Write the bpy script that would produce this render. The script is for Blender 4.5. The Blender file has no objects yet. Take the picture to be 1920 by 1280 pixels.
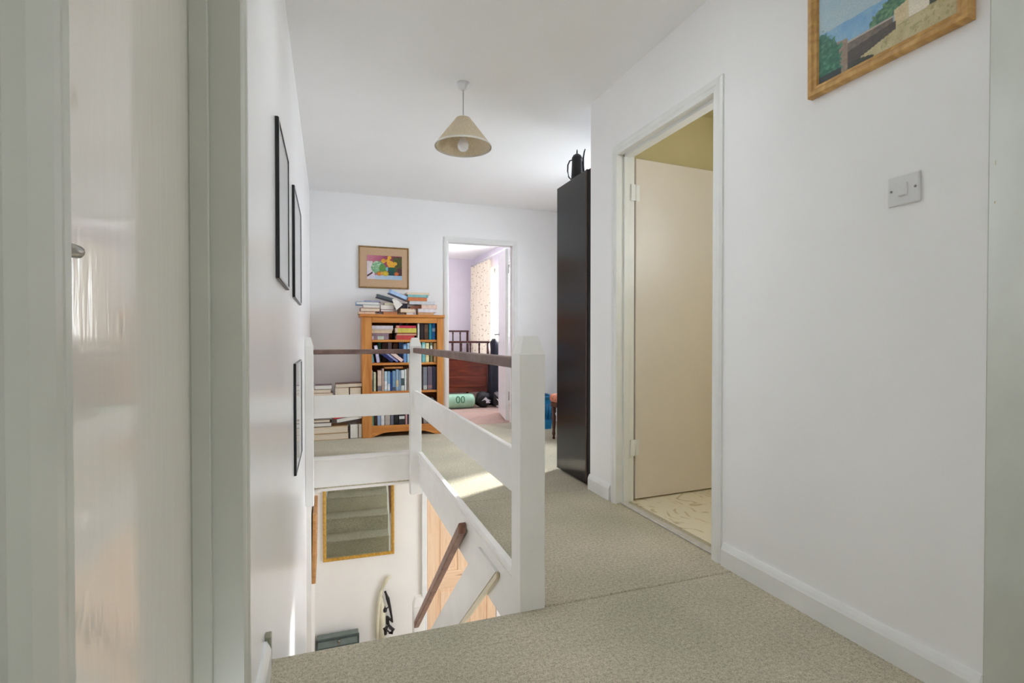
import bpy, bmesh, math, random
from mathutils import Vector, Matrix
random.seed(7)
SC = bpy.context.scene
COL = SC.collection
PI = math.pi

# ---------------------------------------------------------------- camera
A = math.radians(19.6); P = math.radians(0.7)
cd = bpy.data.cameras.new('camera'); cam = bpy.data.objects.new('camera', cd); COL.objects.link(cam)
cam.location = (0, 0, .95); cam.rotation_euler = (PI/2 - P, 0, -A)
cd.sensor_fit = 'HORIZONTAL'; cd.sensor_width = 36; cd.lens = 965/1920*36
cd.shift_y = .00458; cd.clip_start = .02
SC.camera = cam
# ---------------------------------------------------------------- exposure
SC.view_settings.view_transform = 'Standard'; SC.view_settings.look = 'None'
SC.view_settings.exposure = 1.23; SC.view_settings.gamma = 1.0; SC.view_settings.use_curve_mapping = False
SC.cycles.max_bounces = 14; SC.cycles.diffuse_bounces = 10; SC.cycles.glossy_bounces = 6
SC.cycles.transparent_max_bounces = 12
SC.cycles.use_denoising = True
SC.cycles.sample_clamp_indirect = 8
# ---------------------------------------------------------------- sky, sun, daylight at the windows
W = bpy.data.worlds.new('sky'); SC.world = W; W.use_nodes = True
W.node_tree.nodes['Background'].inputs[0].default_value = (.86, .93, 1, 1)
W.node_tree.nodes['Background'].inputs[1].default_value = 2.2
def sun(energy, elev, ang):
    l = bpy.data.lights.new('sun', 'SUN'); l.energy = energy; l.angle = math.radians(ang); l.color = (1, .975, .94)
    o = bpy.data.objects.new('sun', l); COL.objects.link(o)
    d = Vector((-.888*math.cos(elev), -.459*math.cos(elev), -math.sin(elev)))
    o.rotation_euler = d.to_track_quat('-Z', 'Y').to_euler(); o.location = (6, 8, 6)
def daylight(name, loc, d, sx, sy, watts, col=(.93, .97, 1)):
    l = bpy.data.lights.new(name, 'AREA'); l.shape = 'RECTANGLE'; l.size = sx; l.size_y = sy; l.energy = watts; l.color = col
    o = bpy.data.objects.new(name, l); COL.objects.link(o); o.location = loc
    o.rotation_euler = Vector(d).to_track_quat('-Z', 'Z').to_euler()
sun(4.2, math.radians(38), 3.5)
daylight('daylight_landing', (2.9, 3.75, 1.95), (-1, -.3, -1.15), 1.2, 1.1, 26, (.88, .94, 1))
daylight('daylight_bedroom', (2.85, 7.2, 1.6), (-1, 0, -.1), 1.9, 1.2, 44)
daylight('daylight_hall', (2.85, 3.6, -1.3), (-1, 0, -.2), 1.5, 1.8, 9.5, (.92, .95, 1))
daylight('added_near_fill', (2.85, -.35, 1.5), (-1, .1, 0), 1.1, 1.1, 1.6)  # fill lamp outside an added, unseen window, brightens the near end
daylight('added_rooflight_fill', (.60, 1.82, 2.99), (0, 0, -1), .76, .27, 4.6, (.94, .97, 1))  # fill lamp above the added rooflight, for near walls and carpet
daylight('daylight_toilet', (2.85, 1.5, 1.7), (-1, 0, 0), .5, .6, 12, (.86, .93, 1))

# ---------------------------------------------------------------- materials
def lin(c):
    f = lambda v: v/12.92 if v <= .04045 else ((v+.055)/1.055)**2.4
    if max(c) > 1.001: c = [v/255 for v in c]
    return tuple(f(v) for v in c[:3]) + (1,)
_M = {}
def new_mat(name):
    m = bpy.data.materials.new(name); m.use_nodes = True
    nt = m.node_tree; b = nt.nodes['Principled BSDF']
    return m, nt, b
def tex(nt, kind, **kw):
    n = nt.nodes.new(kind)
    for k, v in kw.items():
        if k in n.inputs: n.inputs[k].default_value = v
        else: setattr(n, k, v)
    return n
def coords(nt, scale=(1, 1, 1), rot=(0, 0, 0)):
    c = nt.nodes.new('ShaderNodeTexCoord'); mp = nt.nodes.new('ShaderNodeMapping')
    mp.inputs['Scale'].default_value = scale; mp.inputs['Rotation'].default_value = rot
    nt.links.new(c.outputs['Object'], mp.inputs['Vector']); return mp.outputs['Vector']
def ramp(nt, fac, stops):
    r = nt.nodes.new('ShaderNodeValToRGB'); e = r.color_ramp.elements
    e[0].position, e[0].color = stops[0]; e[1].position, e[1].color = stops[-1]
    for p, c in stops[1:-1]:
        x = e.new(p); x.color = c
    nt.links.new(fac, r.inputs['Fac']); return r.outputs['Color']
def bump(nt, b, h, strength, dist):
    n = nt.nodes.new('ShaderNodeBump'); n.inputs['Strength'].default_value = strength; n.inputs['Distance'].default_value = dist
    nt.links.new(h, n.inputs['Height']); nt.links.new(n.outputs['Normal'], b.inputs['Normal'])
def sh(c, k): return tuple(max(0, min(255, v*k)) for v in c)
def paint(name, c, rough=.5, var=.03, scale=6, bs=.06, bscale=90, bdist=.002, spec=.5, stretch=(1, 1, 1), metal=0):
    if name in _M: return _M[name]
    m, nt, b = new_mat(name); v = coords(nt, stretch)
    n = tex(nt, 'ShaderNodeTexNoise', Scale=scale, Detail=4.0); nt.links.new(v, n.inputs['Vector'])
    col = ramp(nt, n.outputs['Fac'], [(.3, lin(sh(c, 1-var))), (.7, lin(sh(c, 1+var)))])
    nt.links.new(col, b.inputs['Base Color'])
    b.inputs['Roughness'].default_value = rough; b.inputs['Specular IOR Level'].default_value = spec; b.inputs['Metallic'].default_value = metal
    if bs:
        n2 = tex(nt, 'ShaderNodeTexNoise', Scale=bscale, Detail=3.0); nt.links.new(v, n2.inputs['Vector'])
        bump(nt, b, n2.outputs['Fac'], bs, bdist)
    _M[name] = m; return m
def wood(name, dark, light, stretch, rough=.4, scale=3.0, knots=None, spec=.5, contrast=.25):
    if name in _M: return _M[name]
    m, nt, b = new_mat(name); v = coords(nt, stretch)
    n = tex(nt, 'ShaderNodeTexNoise', Scale=scale, Detail=6.0, Distortion=1.2); nt.links.new(v, n.inputs['Vector'])
    col = ramp(nt, n.outputs['Fac'], [(.5-contrast, lin(dark)), (.5, lin([(a+c)/2 for a, c in zip(dark, light)])), (.5+contrast, lin(light))])
    if knots:
        kv = coords(nt, tuple(.55*s if s < 1 else s*.35 for s in stretch)); k = tex(nt, 'ShaderNodeTexVoronoi', Scale=knots[0]); nt.links.new(kv, k.inputs['Vector'])
        kr = ramp(nt, k.outputs['Distance'], [(.05, (1, 1, 1, 1)), (.14, (0, 0, 0, 1))])
        mx = nt.nodes.new('ShaderNodeMix'); mx.data_type = 'RGBA'
        nt.links.new(kr, mx.inputs['Factor']); nt.links.new(col, mx.inputs[6]); mx.inputs[7].default_value = lin(knots[1]); col = mx.outputs[2]
    nt.links.new(col, b.inputs['Base Color']); b.inputs['Roughness'].default_value = rough; b.inputs['Specular IOR Level'].default_value = spec
    bump(nt, b, n.outputs['Fac'], .15, .002)
    _M[name] = m; return m
def carpet(name, c1, c2, c3, wear=None):
    m, nt, b = new_mat(name); v = coords(nt)
    n = tex(nt, 'ShaderNodeTexNoise', Scale=260.0, Detail=2.0); nt.links.new(v, n.inputs['Vector'])
    n2 = tex(nt, 'ShaderNodeTexNoise', Scale=85.0, Detail=4.0, Roughness=.7); nt.links.new(v, n2.inputs['Vector'])
    n3 = tex(nt, 'ShaderNodeTexNoise', Scale=2.3, Detail=3.0); nt.links.new(v, n3.inputs['Vector'])
    add = tex(nt, 'ShaderNodeMath', operation='ADD'); nt.links.new(n.outputs['Fac'], add.inputs[0]); nt.links.new(n2.outputs['Fac'], add.inputs[1])
    hf = tex(nt, 'ShaderNodeMath', operation='MULTIPLY'); nt.links.new(add.outputs[0], hf.inputs[0]); hf.inputs[1].default_value = .5
    col = ramp(nt, hf.outputs[0], [(.36, lin(c1)), (.5, lin(c2)), (.64, lin(c3))])
    mx = nt.nodes.new('ShaderNodeMix'); mx.data_type = 'RGBA'; mx.blend_type = 'MULTIPLY'; mx.inputs['Factor'].default_value = 1
    w = ramp(nt, n3.outputs['Fac'], [(.3, lin(wear or (225, 232, 228))), (.7, (1, 1, 1, 1))])
    nt.links.new(col, mx.inputs[6]); nt.links.new(w, mx.inputs[7]); nt.links.new(mx.outputs[2], b.inputs['Base Color'])
    b.inputs['Roughness'].default_value = .95; b.inputs['Specular IOR Level'].default_value = .15
    b.inputs['Sheen Weight'].default_value = .15
    bump(nt, b, hf.outputs[0], .9, .008); _M[name] = m; return m
def pane_mat(name, tint=(1, 1, 1)):
    m, nt, b = new_mat(name); nt.nodes.remove(b)
    out = nt.nodes['Material Output']; t = nt.nodes.new('ShaderNodeBsdfTransparent'); g = nt.nodes.new('ShaderNodeBsdfGlossy')
    t.inputs[0].default_value = tint + (1,); g.inputs['Roughness'].default_value = .02
    lw = nt.nodes.new('ShaderNodeLayerWeight'); lw.inputs[0].default_value = .5; pw = tex(nt, 'ShaderNodeMath', operation='POWER'); nt.links.new(lw.outputs['Facing'], pw.inputs[0]); pw.inputs[1].default_value = 4.0
    f = tex(nt, 'ShaderNodeMath', operation='MULTIPLY_ADD'); nt.links.new(pw.outputs[0], f.inputs[0]); f.inputs[1].default_value = .6; f.inputs[2].default_value = .03; mx = nt.nodes.new('ShaderNodeMixShader')
    nt.links.new(f.outputs[0], mx.inputs[0]); nt.links.new(t.outputs[0], mx.inputs[1]); nt.links.new(g.outputs[0], mx.inputs[2]); nt.links.new(mx.outputs[0], out.inputs[0])
    _M[name] = m; return m
def vcol(name, rough=.5):
    m, nt, b = new_mat(name)
    a = nt.nodes.new('ShaderNodeAttribute'); a.attribute_name = 'Col'
    n = tex(nt, 'ShaderNodeTexNoise', Scale=220.0, Detail=3.0); v = coords(nt); nt.links.new(v, n.inputs['Vector'])
    mx = nt.nodes.new('ShaderNodeMix'); mx.data_type = 'RGBA'; mx.blend_type = 'MULTIPLY'; mx.inputs['Factor'].default_value = 1
    r = ramp(nt, n.outputs['Fac'], [(.3, (.97, .97, .97, 1)), (.7, (1.25, 1.25, 1.25, 1))])
    nt.links.new(a.outputs['Color'], mx.inputs[6]); nt.links.new(r, mx.inputs[7]); nt.links.new(mx.outputs[2], b.inputs['Base Color'])
    b.inputs['Roughness'].default_value = rough; bump(nt, b, n.outputs['Fac'], .2, .001)
    _M[name] = m; return m

WALLP = paint('white wall paint', (246, 246, 247), .42, .008, 2, .10, 160, .0015)
LWALLP = paint('white satin wall paint', (246, 246, 248), .24, .008, 2, .05, 30, .002)
CEILP = paint('ceiling paint', (245, 245, 245), .8, .006, 2, .12, 60, .003)
TRIMP = paint('white gloss trim paint', (236, 237, 236), .28, .012, 9, .06, 40, .002)
GREYP = paint('worn off white gloss', (198, 199, 189), .3, .02, 5, .12, 30, .002)
BALP = paint('balustrade paint', (240, 238, 234), .3, .012, 8, .06, 60, .002)
DOORP = paint('brushed gloss door paint', (232, 226, 217), .07, .008, 3, .35, 30, .0012, spec=.85, stretch=(1, 1.6, .22))
WCDOOR = paint('cream door paint', (224, 215, 207), .4, .012, 3, .05, 80)
YELLOW = paint('yellow wall paint', (216, 205, 164), .6, .02, 4, .08, 60)
LILAC = paint('lilac wall paint', (226, 221, 230), .6, .01, 4, .05, 60)
HALLP = paint('cream white hall paint', (243, 240, 236), .5, .01, 3, .05, 60)
CARPET = carpet('sage fleck carpet', (156, 145, 124), (206, 195, 173), (235, 226, 206))
PINKC = carpet('pink carpet', (168, 132, 120), (205, 170, 156), (225, 196, 182))
RAILW = wood('weathered brown handrail', (96, 72, 66), (140, 114, 106), (.7, .7, .7), .5, 9)
RAILW2 = wood('red brown handrail', (98, 62, 50), (160, 118, 98), (3, 1.2, 1.2), .4, 6)
PINE = wood('golden pine', (186, 112, 48), (228, 164, 92), (9, 6, .8), .4, 2.4, (2.6, (120, 60, 22)))
PINEH = wood('golden pine horizontal', (190, 112, 46), (230, 166, 92), (.8, 6, 9), .4, 2.4, (2.2, (120, 60, 22)))
PALEPINE = wood('pale pine door wood', (230, 190, 152), (248, 220, 190), (10, 4, .8), .4, 2.2, (3.0, (150, 86, 44)))
OAKF = wood('oak picture frame', (172, 126, 62), (222, 178, 108), (6, 1, 6), .4, 4)
GOLDF = paint('gold frame', (198, 152, 62), .35, .12, 40, .1, 80, .001)
def chips(m):
    nt = m.node_tree; b = nt.nodes['Principled BSDF']; l = b.inputs['Base Color'].links[0].from_socket
    vo = tex(nt, 'ShaderNodeTexVoronoi', Scale=11.0); nt.links.new(coords(nt, (1, 1.4, .8)), vo.inputs['Vector'])
    lt = tex(nt, 'ShaderNodeMath', operation='LESS_THAN'); nt.links.new(vo.outputs['Distance'], lt.inputs[0]); lt.inputs[1].default_value = .045
    sp = nt.nodes.new('ShaderNodeSeparateColor'); nt.links.new(vo.outputs['Color'], sp.inputs[0]); gt = tex(nt, 'ShaderNodeMath', operation='GREATER_THAN'); nt.links.new(sp.outputs[0], gt.inputs[0]); gt.inputs[1].default_value = .72
    mu = tex(nt, 'ShaderNodeMath', operation='MULTIPLY'); nt.links.new(lt.outputs[0], mu.inputs[0]); nt.links.new(gt.outputs[0], mu.inputs[1])
    mx = nt.nodes.new('ShaderNodeMix'); mx.data_type = 'RGBA'; nt.links.new(mu.outputs[0], mx.inputs['Factor']); nt.links.new(l, mx.inputs[6]); mx.inputs[7].default_value = lin((150, 148, 150)); nt.links.new(mx.outputs[2], b.inputs['Base Color'])
DARKW = wood('black brown stained wood', (15, 15, 19), (34, 33, 38), (8, 8, .9), .2, 2.6, spec=.4)
chips(DARKW)
EDGEW = paint('brown worn edge', (78, 56, 48), .5, .1, 30, .1)
MAHOG = wood('mahogany', (70, 24, 14), (132, 58, 34), (1, 4, 5), .3, 3)
MAHOGD = wood('dark mahogany', (44, 18, 16), (82, 36, 30), (5, 5, 1), .3, 4)
BLACKF = paint('black frame lacquer', (14, 15, 18), .3, .1, 20, 0)
SILVF = paint('silver grey frame lip', (186, 188, 192), .35, .04, 20, 0)
PAPERW = paint('white print paper', (246, 246, 248), .7, .012, 8, 0)
PLASTIC = paint('white plastic', (226, 226, 228), .3, .01, 8, 0)
STEEL = paint('brushed steel', (176, 174, 166), .25, .05, 40, .05, 100, .001, metal=.9)
BRASSD = paint('dark screw', (140, 138, 134), .4, .05, 40, 0, metal=.8)
PAGES = paint('book pages', (232, 218, 196), .85, .06, 12, .5, 60, .001, stretch=(40, 1, 1))
PANE = pane_mat('window glass')
FGLASS = pane_mat('picture glass')
MIRR = paint('mirror silver', (205, 212, 206), .02, .0, 3, 0, metal=1)

# ---------------------------------------------------------------- mesh helpers
def link(name, bm, mats, parent=None, smooth=False):
    me = bpy.data.meshes.new(name); bm.normal_update(); bm.to_mesh(me); bm.free()
    for m in (mats if isinstance(mats, (list, tuple)) else [mats]): me.materials.append(m)
    if smooth:
        for p in me.polygons: p.use_smooth = True
    o = bpy.data.objects.new(name, me); COL.objects.link(o)
    if parent is not None: o.parent = parent; o.matrix_parent_inverse = Matrix.Translation(-parent.location) if parent.type == 'EMPTY' and not parent.get('localframe') else Matrix()
    return o
def bx(bm, x0, x1, y0, y1, z0, z1, bev=0, mi=0, seg=1, M=None):
    if x1 < x0: x0, x1 = x1, x0
    if y1 < y0: y0, y1 = y1, y0
    if z1 < z0: z0, z1 = z1, z0
    t = bmesh.new()
    mat = Matrix.Translation(((x0+x1)/2, (y0+y1)/2, (z0+z1)/2)) @ Matrix.Diagonal((x1-x0, y1-y0, z1-z0, 1))
    bmesh.ops.create_cube(t, size=1, matrix=mat)
    if bev: bmesh.ops.bevel(t, geom=t.edges[:], offset=bev, segments=seg, profile=.5, affect='EDGES')
    merge(bm, t, M, mi)
def merge(bm, t, M=None, mi=0):
    if M is not None: bmesh.ops.transform(t, matrix=M, verts=t.verts)
    vm = {}
    for v in t.verts: vm[v] = bm.verts.new(v.co)
    for f in t.faces:
        try:
            g = bm.faces.new([vm[v] for v in f.verts]); g.material_index = mi; g.smooth = f.smooth
        except ValueError: pass
    t.free()
def prism(bm, pts, axis, a, b, mi=0):
    """polygon pts in the plane across AXIS, extruded from a to b"""
    def P3(p, h):
        return {'x': (h, p[0], p[1]), 'y': (p[0], h, p[1]), 'z': (p[0], p[1], h)}[axis]
    A_ = [bm.verts.new(P3(p, a)) for p in pts]; B_ = [bm.verts.new(P3(p, b)) for p in pts]
    n = len(pts); fs = [bm.faces.new(A_), bm.faces.new(B_[::-1])]
    for i in range(n): fs.append(bm.faces.new((A_[i], B_[i], B_[(i+1) % n], A_[(i+1) % n])))
    for f in fs: f.material_index = mi
    bmesh.ops.recalc_face_normals(bm, faces=fs)
def lathe(bm, prof, seg=24, c=(0, 0, 0), M=None, mi=0, cap=True):
    t = bmesh.new(); rings = []
    for r, z in prof:
        rings.append([t.verts.new((c[0]+r*math.cos(2*PI*i/seg), c[1]+r*math.sin(2*PI*i/seg), c[2]+z)) for i in range(seg)])
    for a, b in zip(rings, rings[1:]):
        for i in range(seg):
            f = t.faces.new((a[i], a[(i+1) % seg], b[(i+1) % seg], b[i])); f.smooth = True
    if cap:
        t.faces.new(rings[0][::-1]); t.faces.new(rings[-1])
    merge(bm, t, M, mi)
def tube(bm, pts, rad, seg=10, mi=0, flat=1.0):
    pts = [Vector(p) for p in pts]; rings = []
    rr = rad if isinstance(rad, (list, tuple)) else [rad]*len(pts)
    for i, p in enumerate(pts):
        d = (pts[min(i+1, len(pts)-1)]-pts[max(i-1, 0)]).normalized()
        s = d.cross(Vector((0, 0, 1))) if abs(d.z) < .95 else d.cross(Vector((0, 1, 0)))
        s.normalize(); u = s.cross(d).normalized()
        rings.append([bm.verts.new(p+s*rr[i]*math.cos(2*PI*k/seg)*flat+u*rr[i]*math.sin(2*PI*k/seg)) for k in range(seg)])
    fs = []
    for a, b in zip(rings, rings[1:]):
        for k in range(seg):
            f = bm.faces.new((a[k], a[(k+1) % seg], b[(k+1) % seg], b[k])); f.smooth = True; fs.append(f)
    fs.append(bm.faces.new(rings[0][::-1])); fs.append(bm.faces.new(rings[-1]))
    for f in fs: f.material_index = mi
    bmesh.ops.recalc_face_normals(bm, faces=fs)
def box(name, x0, x1, y0, y1, z0, z1, m, parent=None, bev=0, seg=1):
    bm = bmesh.new(); bx(bm, x0, x1, y0, y1, z0, z1, bev, 0, seg); return link(name, bm, m, parent)
def empty(name, loc, label=None, cat=None, group=None, kind=None):
    o = bpy.data.objects.new(name, None); COL.objects.link(o); o.location = loc; o.empty_display_size = .1
    return tag(o, label, cat, group, kind)
def tag(o, label=None, cat=None, group=None, kind=None):
    if label: o['label'] = label
    if cat: o['category'] = cat
    if group: o['group'] = group
    if kind: o['kind'] = kind
    return o
def struct(o): o['kind'] = 'structure'; return o
def wall(name, axis, a, b, s0, s1, z0, z1, m, holes=()):
    """slab between a and b on AXIS, running s0..s1, with rectangular holes (sa, sb, za, zb)"""
    ss = sorted({s0, s1, *[h[0] for h in holes], *[h[1] for h in holes]}); zs = sorted({z0, z1, *[h[2] for h in holes], *[h[3] for h in holes]})
    bm = bmesh.new()
    for p, q in zip(ss, ss[1:]):
        runs = []
        for u, v in zip(zs, zs[1:]):
            cs, cz = (p+q)/2, (u+v)/2
            if any(h[0] < cs < h[1] and h[2] < cz < h[3] for h in holes): continue
            if runs and abs(runs[-1][1]-u) < 1e-9: runs[-1][1] = v
            else: runs.append([u, v])
        for u, v in runs:
            if axis == 'x': bx(bm, a, b, p, q, u, v)
            else: bx(bm, p, q, a, b, u, v)
    bmesh.ops.remove_doubles(bm, verts=bm.verts, dist=1e-5)
    return struct(link(name, bm, m))

# ---------------------------------------------------------------- room shell
CZ = 2.44; XL = -.175; XR = 1.57; XE = 2.55; YF = 5.5; FL = -2.6
wall('wall_left', 'x', XL-.1, XL, -1.6, YF+.12, 0, CZ, LWALLP, [(.4252, 1.1998, 0, 2.0498)])
wall('wall_left', 'x', XL-.1, XL, 1.40, YF+.12, FL, 0, LWALLP)
wall('wall_left', 'x', XL, XL+.035, 4.40, YF, FL, -.24, HALLP)
wall('wall_right', 'x', XR, XR+.1, .825, 2.92, 0, CZ, WALLP, [(1.7702, 2.6298, 0, 2.0498)])
wall('wall_right', 'x', XE, XE+.15, -1.6, 9.4, 0, CZ, WALLP, [(-.9, .2, .95, 2.05), (1.25, 1.75, 1.4, 2.0), (3.25, 4.4, .92, 2.12), (6.3, 8.2, .92, 2.14)])
wall('wall_near', 'y', .825, .925, XR+.1, XE, 0, CZ, GREYP)
box('wall_near', XR-.0, XR+.1, .823, .8252, 0, CZ, GREYP)['kind'] = 'structure'
CHIP = paint('bare filler', (206, 190, 150), .8, .1, 60, 0)
near = bpy.data.objects['wall_near.001']
for (xa, za, w, h) in ((1.5935, 1.395, .0012, .010), (1.592, 1.298, .004, .004)):
    bm = bmesh.new(); bx(bm, xa, xa+w, .8222, .8231, za, za+h, .0003); bx(bm, xa-.001, xa+w*.6, .8222, .8231, za-.002, za+h*.4, .0003); link('paint_chip', bm, CHIP, near)
wall('wall_middle', 'y', 2.82, 2.92, XR+.1, XE, 0, CZ, WALLP)
wall('wall_far', 'y', YF, YF+.12, XL, XE, 0, CZ, WALLP, [(1.1922, 1.9998, 0, 2.0498)])
wall('wall_back', 'y', -1.7, -1.6, XL-.1, XE+.15, 0, CZ, WALLP)
def ceiling_with_hole():
    bm = bmesh.new(); hx0, hx1, hy0, hy1 = .20, 1.00, 1.67, 1.97
    for a, b, c, d in ((XL-.1, hx0, -1.7, YF+.12), (hx1, XE+.15, -1.7, YF+.12), (hx0, hx1, -1.7, hy0), (hx0, hx1, hy1, YF+.12)): bx(bm, a, b, c, d, CZ, CZ+.1)
    bmesh.ops.remove_doubles(bm, verts=bm.verts, dist=1e-5); struct(link('ceiling', bm, CEILP))
    r = empty('window_6', (.6, 1.82, CZ+.1), kind='structure')  # invented glazed rooflight, out of view, added to light walls and carpet
    bm = bmesh.new()
    for a, b, c, d in ((hx0-.03, hx0, hy0-.03, hy1+.03), (hx1, hx1+.03, hy0-.03, hy1+.03), (hx0, hx1, hy0-.03, hy0), (hx0, hx1, hy1, hy1+.03)): bx(bm, a, b, c, d, CZ+.1, CZ+.5, .002)
    link('frame', bm, TRIMP, r); box('pane', hx0, hx1, hy0, hy1, CZ+.45, CZ+.456, PANE, r)
ceiling_with_hole()
struct(box('ceiling', .2, XE+.15, YF+.12, 9.4, CZ, CZ+.1, CEILP))
# toilet room lining
box('wall_yellow', XR+.1, XE-.001, 2.80, 2.82, 0, CZ, YELLOW)['kind'] = 'structure'
box('wall_yellow', XE-.02, XE, .925, 2.80, 0, 1.39, YELLOW)['kind'] = 'structure'
struct(box('ceiling', XR+.1, XE-.02, .945, 2.80, CZ-.012, CZ-.001, YELLOW))
box('wall_yellow', XR+.1, XE-.02, .925, .945, 0, CZ, YELLOW)['kind'] = 'structure'
# bedroom lining
struct(box('wall_lilac', .2, XE, 9.25, 9.4, 0, CZ, LILAC))
struct(box('wall_lilac', .1, .2, YF+.12, 9.4, 0, CZ, LILAC))
wall('wall_lilac', 'x', XE-.012, XE, YF+.12, 9.25, 0, CZ, LILAC, [(6.3, 8.2, .92, 2.14)])
struct(box('wall_lilac', .2, 1.16, YF+.12, YF+.132, 0, CZ, LILAC))
# floors: carpet slabs round the stairwell opening
OX = .722; OY0 = 1.68; OY1 = 4.37
struct(box('floor', XL, XE, -1.6, OY0, -.24, 0, CARPET, None, .012, 3))
struct(box('floor', OX, XR+.1, OY0, 2.92, -.24, 0, CARPET, None, .004))
struct(box('floor', OX, XE, 2.92, OY1, -.24, 0, CARPET))
struct(box('floor', XL, XE, OY1, YF+.06, -.24, 0, CARPET))
struct(box('floor', .2, XE, YF+.06, 9.3, -.24, -.002, PINKC))
# vinyl of the toilet
def lino():
    m, nt, b = new_mat('cream floral vinyl'); v = coords(nt)
    n = tex(nt, 'ShaderNodeTexNoise', Scale=5.0, Detail=2.0, Distortion=2.5); nt.links.new(v, n.inputs['Vector'])
    w = tex(nt, 'ShaderNodeTexWave', Scale=5.0, Distortion=16.0, Detail=1.5); nt.links.new(v, w.inputs['Vector'])
    a = ramp(nt, w.outputs['Fac'], [(.0, (1, 1, 1, 1)), (.2, (0, 0, 0, 1))]); c = ramp(nt, n.outputs['Fac'], [(.48, (0, 0, 0, 1)), (.56, (1, 1, 1, 1))])
    mu = nt.nodes.new('ShaderNodeMix'); mu.data_type = 'RGBA'; mu.blend_type = 'MULTIPLY'; mu.inputs['Factor'].default_value = 1
    nt.links.new(a, mu.inputs[6]); nt.links.new(c, mu.inputs[7])
    mx = nt.nodes.new('ShaderNodeMix'); mx.data_type = 'RGBA'; nt.links.new(mu.outputs[2], mx.inputs['Factor'])
    mx.inputs[6].default_value = lin((232, 224, 204)); mx.inputs[7].default_value = lin((200, 182, 148))
    nt.links.new(mx.outputs[2], b.inputs['Base Color']); b.inputs['Roughness'].default_value = .4; return m
struct(box('floor', XR+.1, XE, .925, 2.82, -.24, .003, lino()))
# hall below
struct(box('floor', XL, XE, 1.4, YF, FL-.1, FL, paint('hall floor', (196, 188, 176), .5)))
wall('wall_far_below', 'y', YF, YF+.12, XL, XE, FL, -.24, HALLP)
wall('wall_right_below', 'x', XE, XE+.15, 1.4, YF+.12, FL, -.24, HALLP, [(2.8, 4.4, -2.2, -.45)])
wall('wall_back_below', 'y', 1.3, 1.4, XL-.1, XE+.15, FL, -.24, HALLP)

# ---------------------------------------------------------------- windows
def window(n, y0, y1, z0, z1, bars):
    r = empty('window_%d' % n, (XE+.1, (y0+y1)/2, z0), kind='structure')
    bm = bmesh.new(); x0, x1 = XE+.06, XE+.12
    bx(bm, x0, x1, y0, y1, z0, z0+.05, .006); bx(bm, x0, x1, y0, y1, z1-.05, z1, .006)
    bx(bm, x0, x1, y0, y0+.05, z0, z1, .006); bx(bm, x0, x1, y1-.05, y1, z0, z1, .006)
    link('frame', bm, TRIMP, r)
    ed = [y0+.05]+[y0+(y1-y0)*k/bars for k in range(1, bars)]+[y1-.05]
    for k in range(1, bars): box('mullion', x0, x1, ed[k]-.03, ed[k]+.03, z0+.05, z1-.05, TRIMP, r, .006)
    for a, b in zip(ed, ed[1:]): box('pane', XE+.088, XE+.092, a, b, z0+.05, z1-.05, PANE, r)
    for a, b in zip(ed, ed[1:]):
        bm = bmesh.new(); q = .035
        a2 = a+(.03 if a > y0+.06 else 0); b2 = b-(.03 if b < y1-.06 else 0)
        for A_, B_, C_, D_ in ((a2, b2, z0+.05, z0+.05+q), (a2, b2, z1-.05-q, z1-.05), (a2, a2+q, z0+.05, z1-.05), (b2-q, b2, z0+.05, z1-.05)):
            bx(bm, x0-.012, x0+.02, A_, B_, C_, D_, .004)
        link('sash', bm, TRIMP, r)
    box('sill', XE-.03, XE+.06, y0-.04, y1+.04, z0-.03, z0, TRIMP, r, .006)
window(1, 3.25, 4.4, .92, 2.12, 1)
window(2, 6.3, 8.2, .92, 2.14, 3)
window(3, -.9, .2, .95, 2.05, 2)  # unseen window, added with its lamp to fill the near end
window(4, 1.25, 1.75, 1.4, 2.0, 1)
window(5, 2.8, 4.4, -2.2, -.45, 2)

# ---------------------------------------------------------------- doors
def arch_profile(bm, horiz, s0, s1, face, out, w0, w1, z):
    pass
# door_1: glossy closed door in the left wall, seen at a grazing angle
d1 = empty('door_1', (XL-.1, .79, 0), kind='structure')
box('door_panel', -.300, -.258, .460, 1.168, .008, 2.008, DOORP, d1, .003)
bm = bmesh.new(); bx(bm, -.275, XL+.002, 1.172, 1.20, 0, 2.03, .002); bx(bm, -.256, -.222, 1.160, 1.173, 0, 2.02, .002)
bx(bm, -.275, XL+.002, .425, .455, 0, 2.03, .002); bx(bm, -.256, -.222, .455, .467, 0, 2.02, .002)
bx(bm, -.275, XL+.002, .425, 1.20, 2.02, 2.05, .002)
link('door_lining', bm, GREYP, d1)
def architrave(parent, axis, face, sgn, s0, s1, top, m, w=.07, t=.016, only=None):
    """two legs and a head round an opening s0..s1; FACE is the wall face, SGN the way it stands proud"""
    pr = [(0, 0), (w, 0), (w, t*.55), (w-.012, t*.9), (w*.45, t), (w*.35, t*.8), (.012, t*.75), (0, t*.55)]
    for side in ('a', 'b', 'h'):
        bm = bmesh.new()
        def pt(q, h):
            d, p = q; n = face+sgn*p
            if side == 'h': s, z = h, top+d
            else: s, z = (s0-d if side == 'a' else s1+d), h
            return (n, s, z) if axis == 'x' else (s, n, z)
        lo, hi = (s0-w, s1+w) if side == 'h' else (0, top+w)
        def end(q, h):                                                 # mitred corners
            if side == 'h': return pt(q, (s0-q[0]) if h == lo else (s1+q[0]))
            return pt(q, h if h == lo else top+q[0])
        L_ = [bm.verts.new(end(q, lo)) for q in pr]; H_ = [bm.verts.new(end(q, hi)) for q in pr]; n = len(pr)
        bm.faces.new(L_); bm.faces.new(H_[::-1])
        for i in range(n): bm.faces.new((L_[i], H_[i], H_[(i+1) % n], L_[(i+1) % n]))
        bmesh.ops.recalc_face_normals(bm, faces=bm.faces)
        link('architrave', bm, m, parent)
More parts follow.
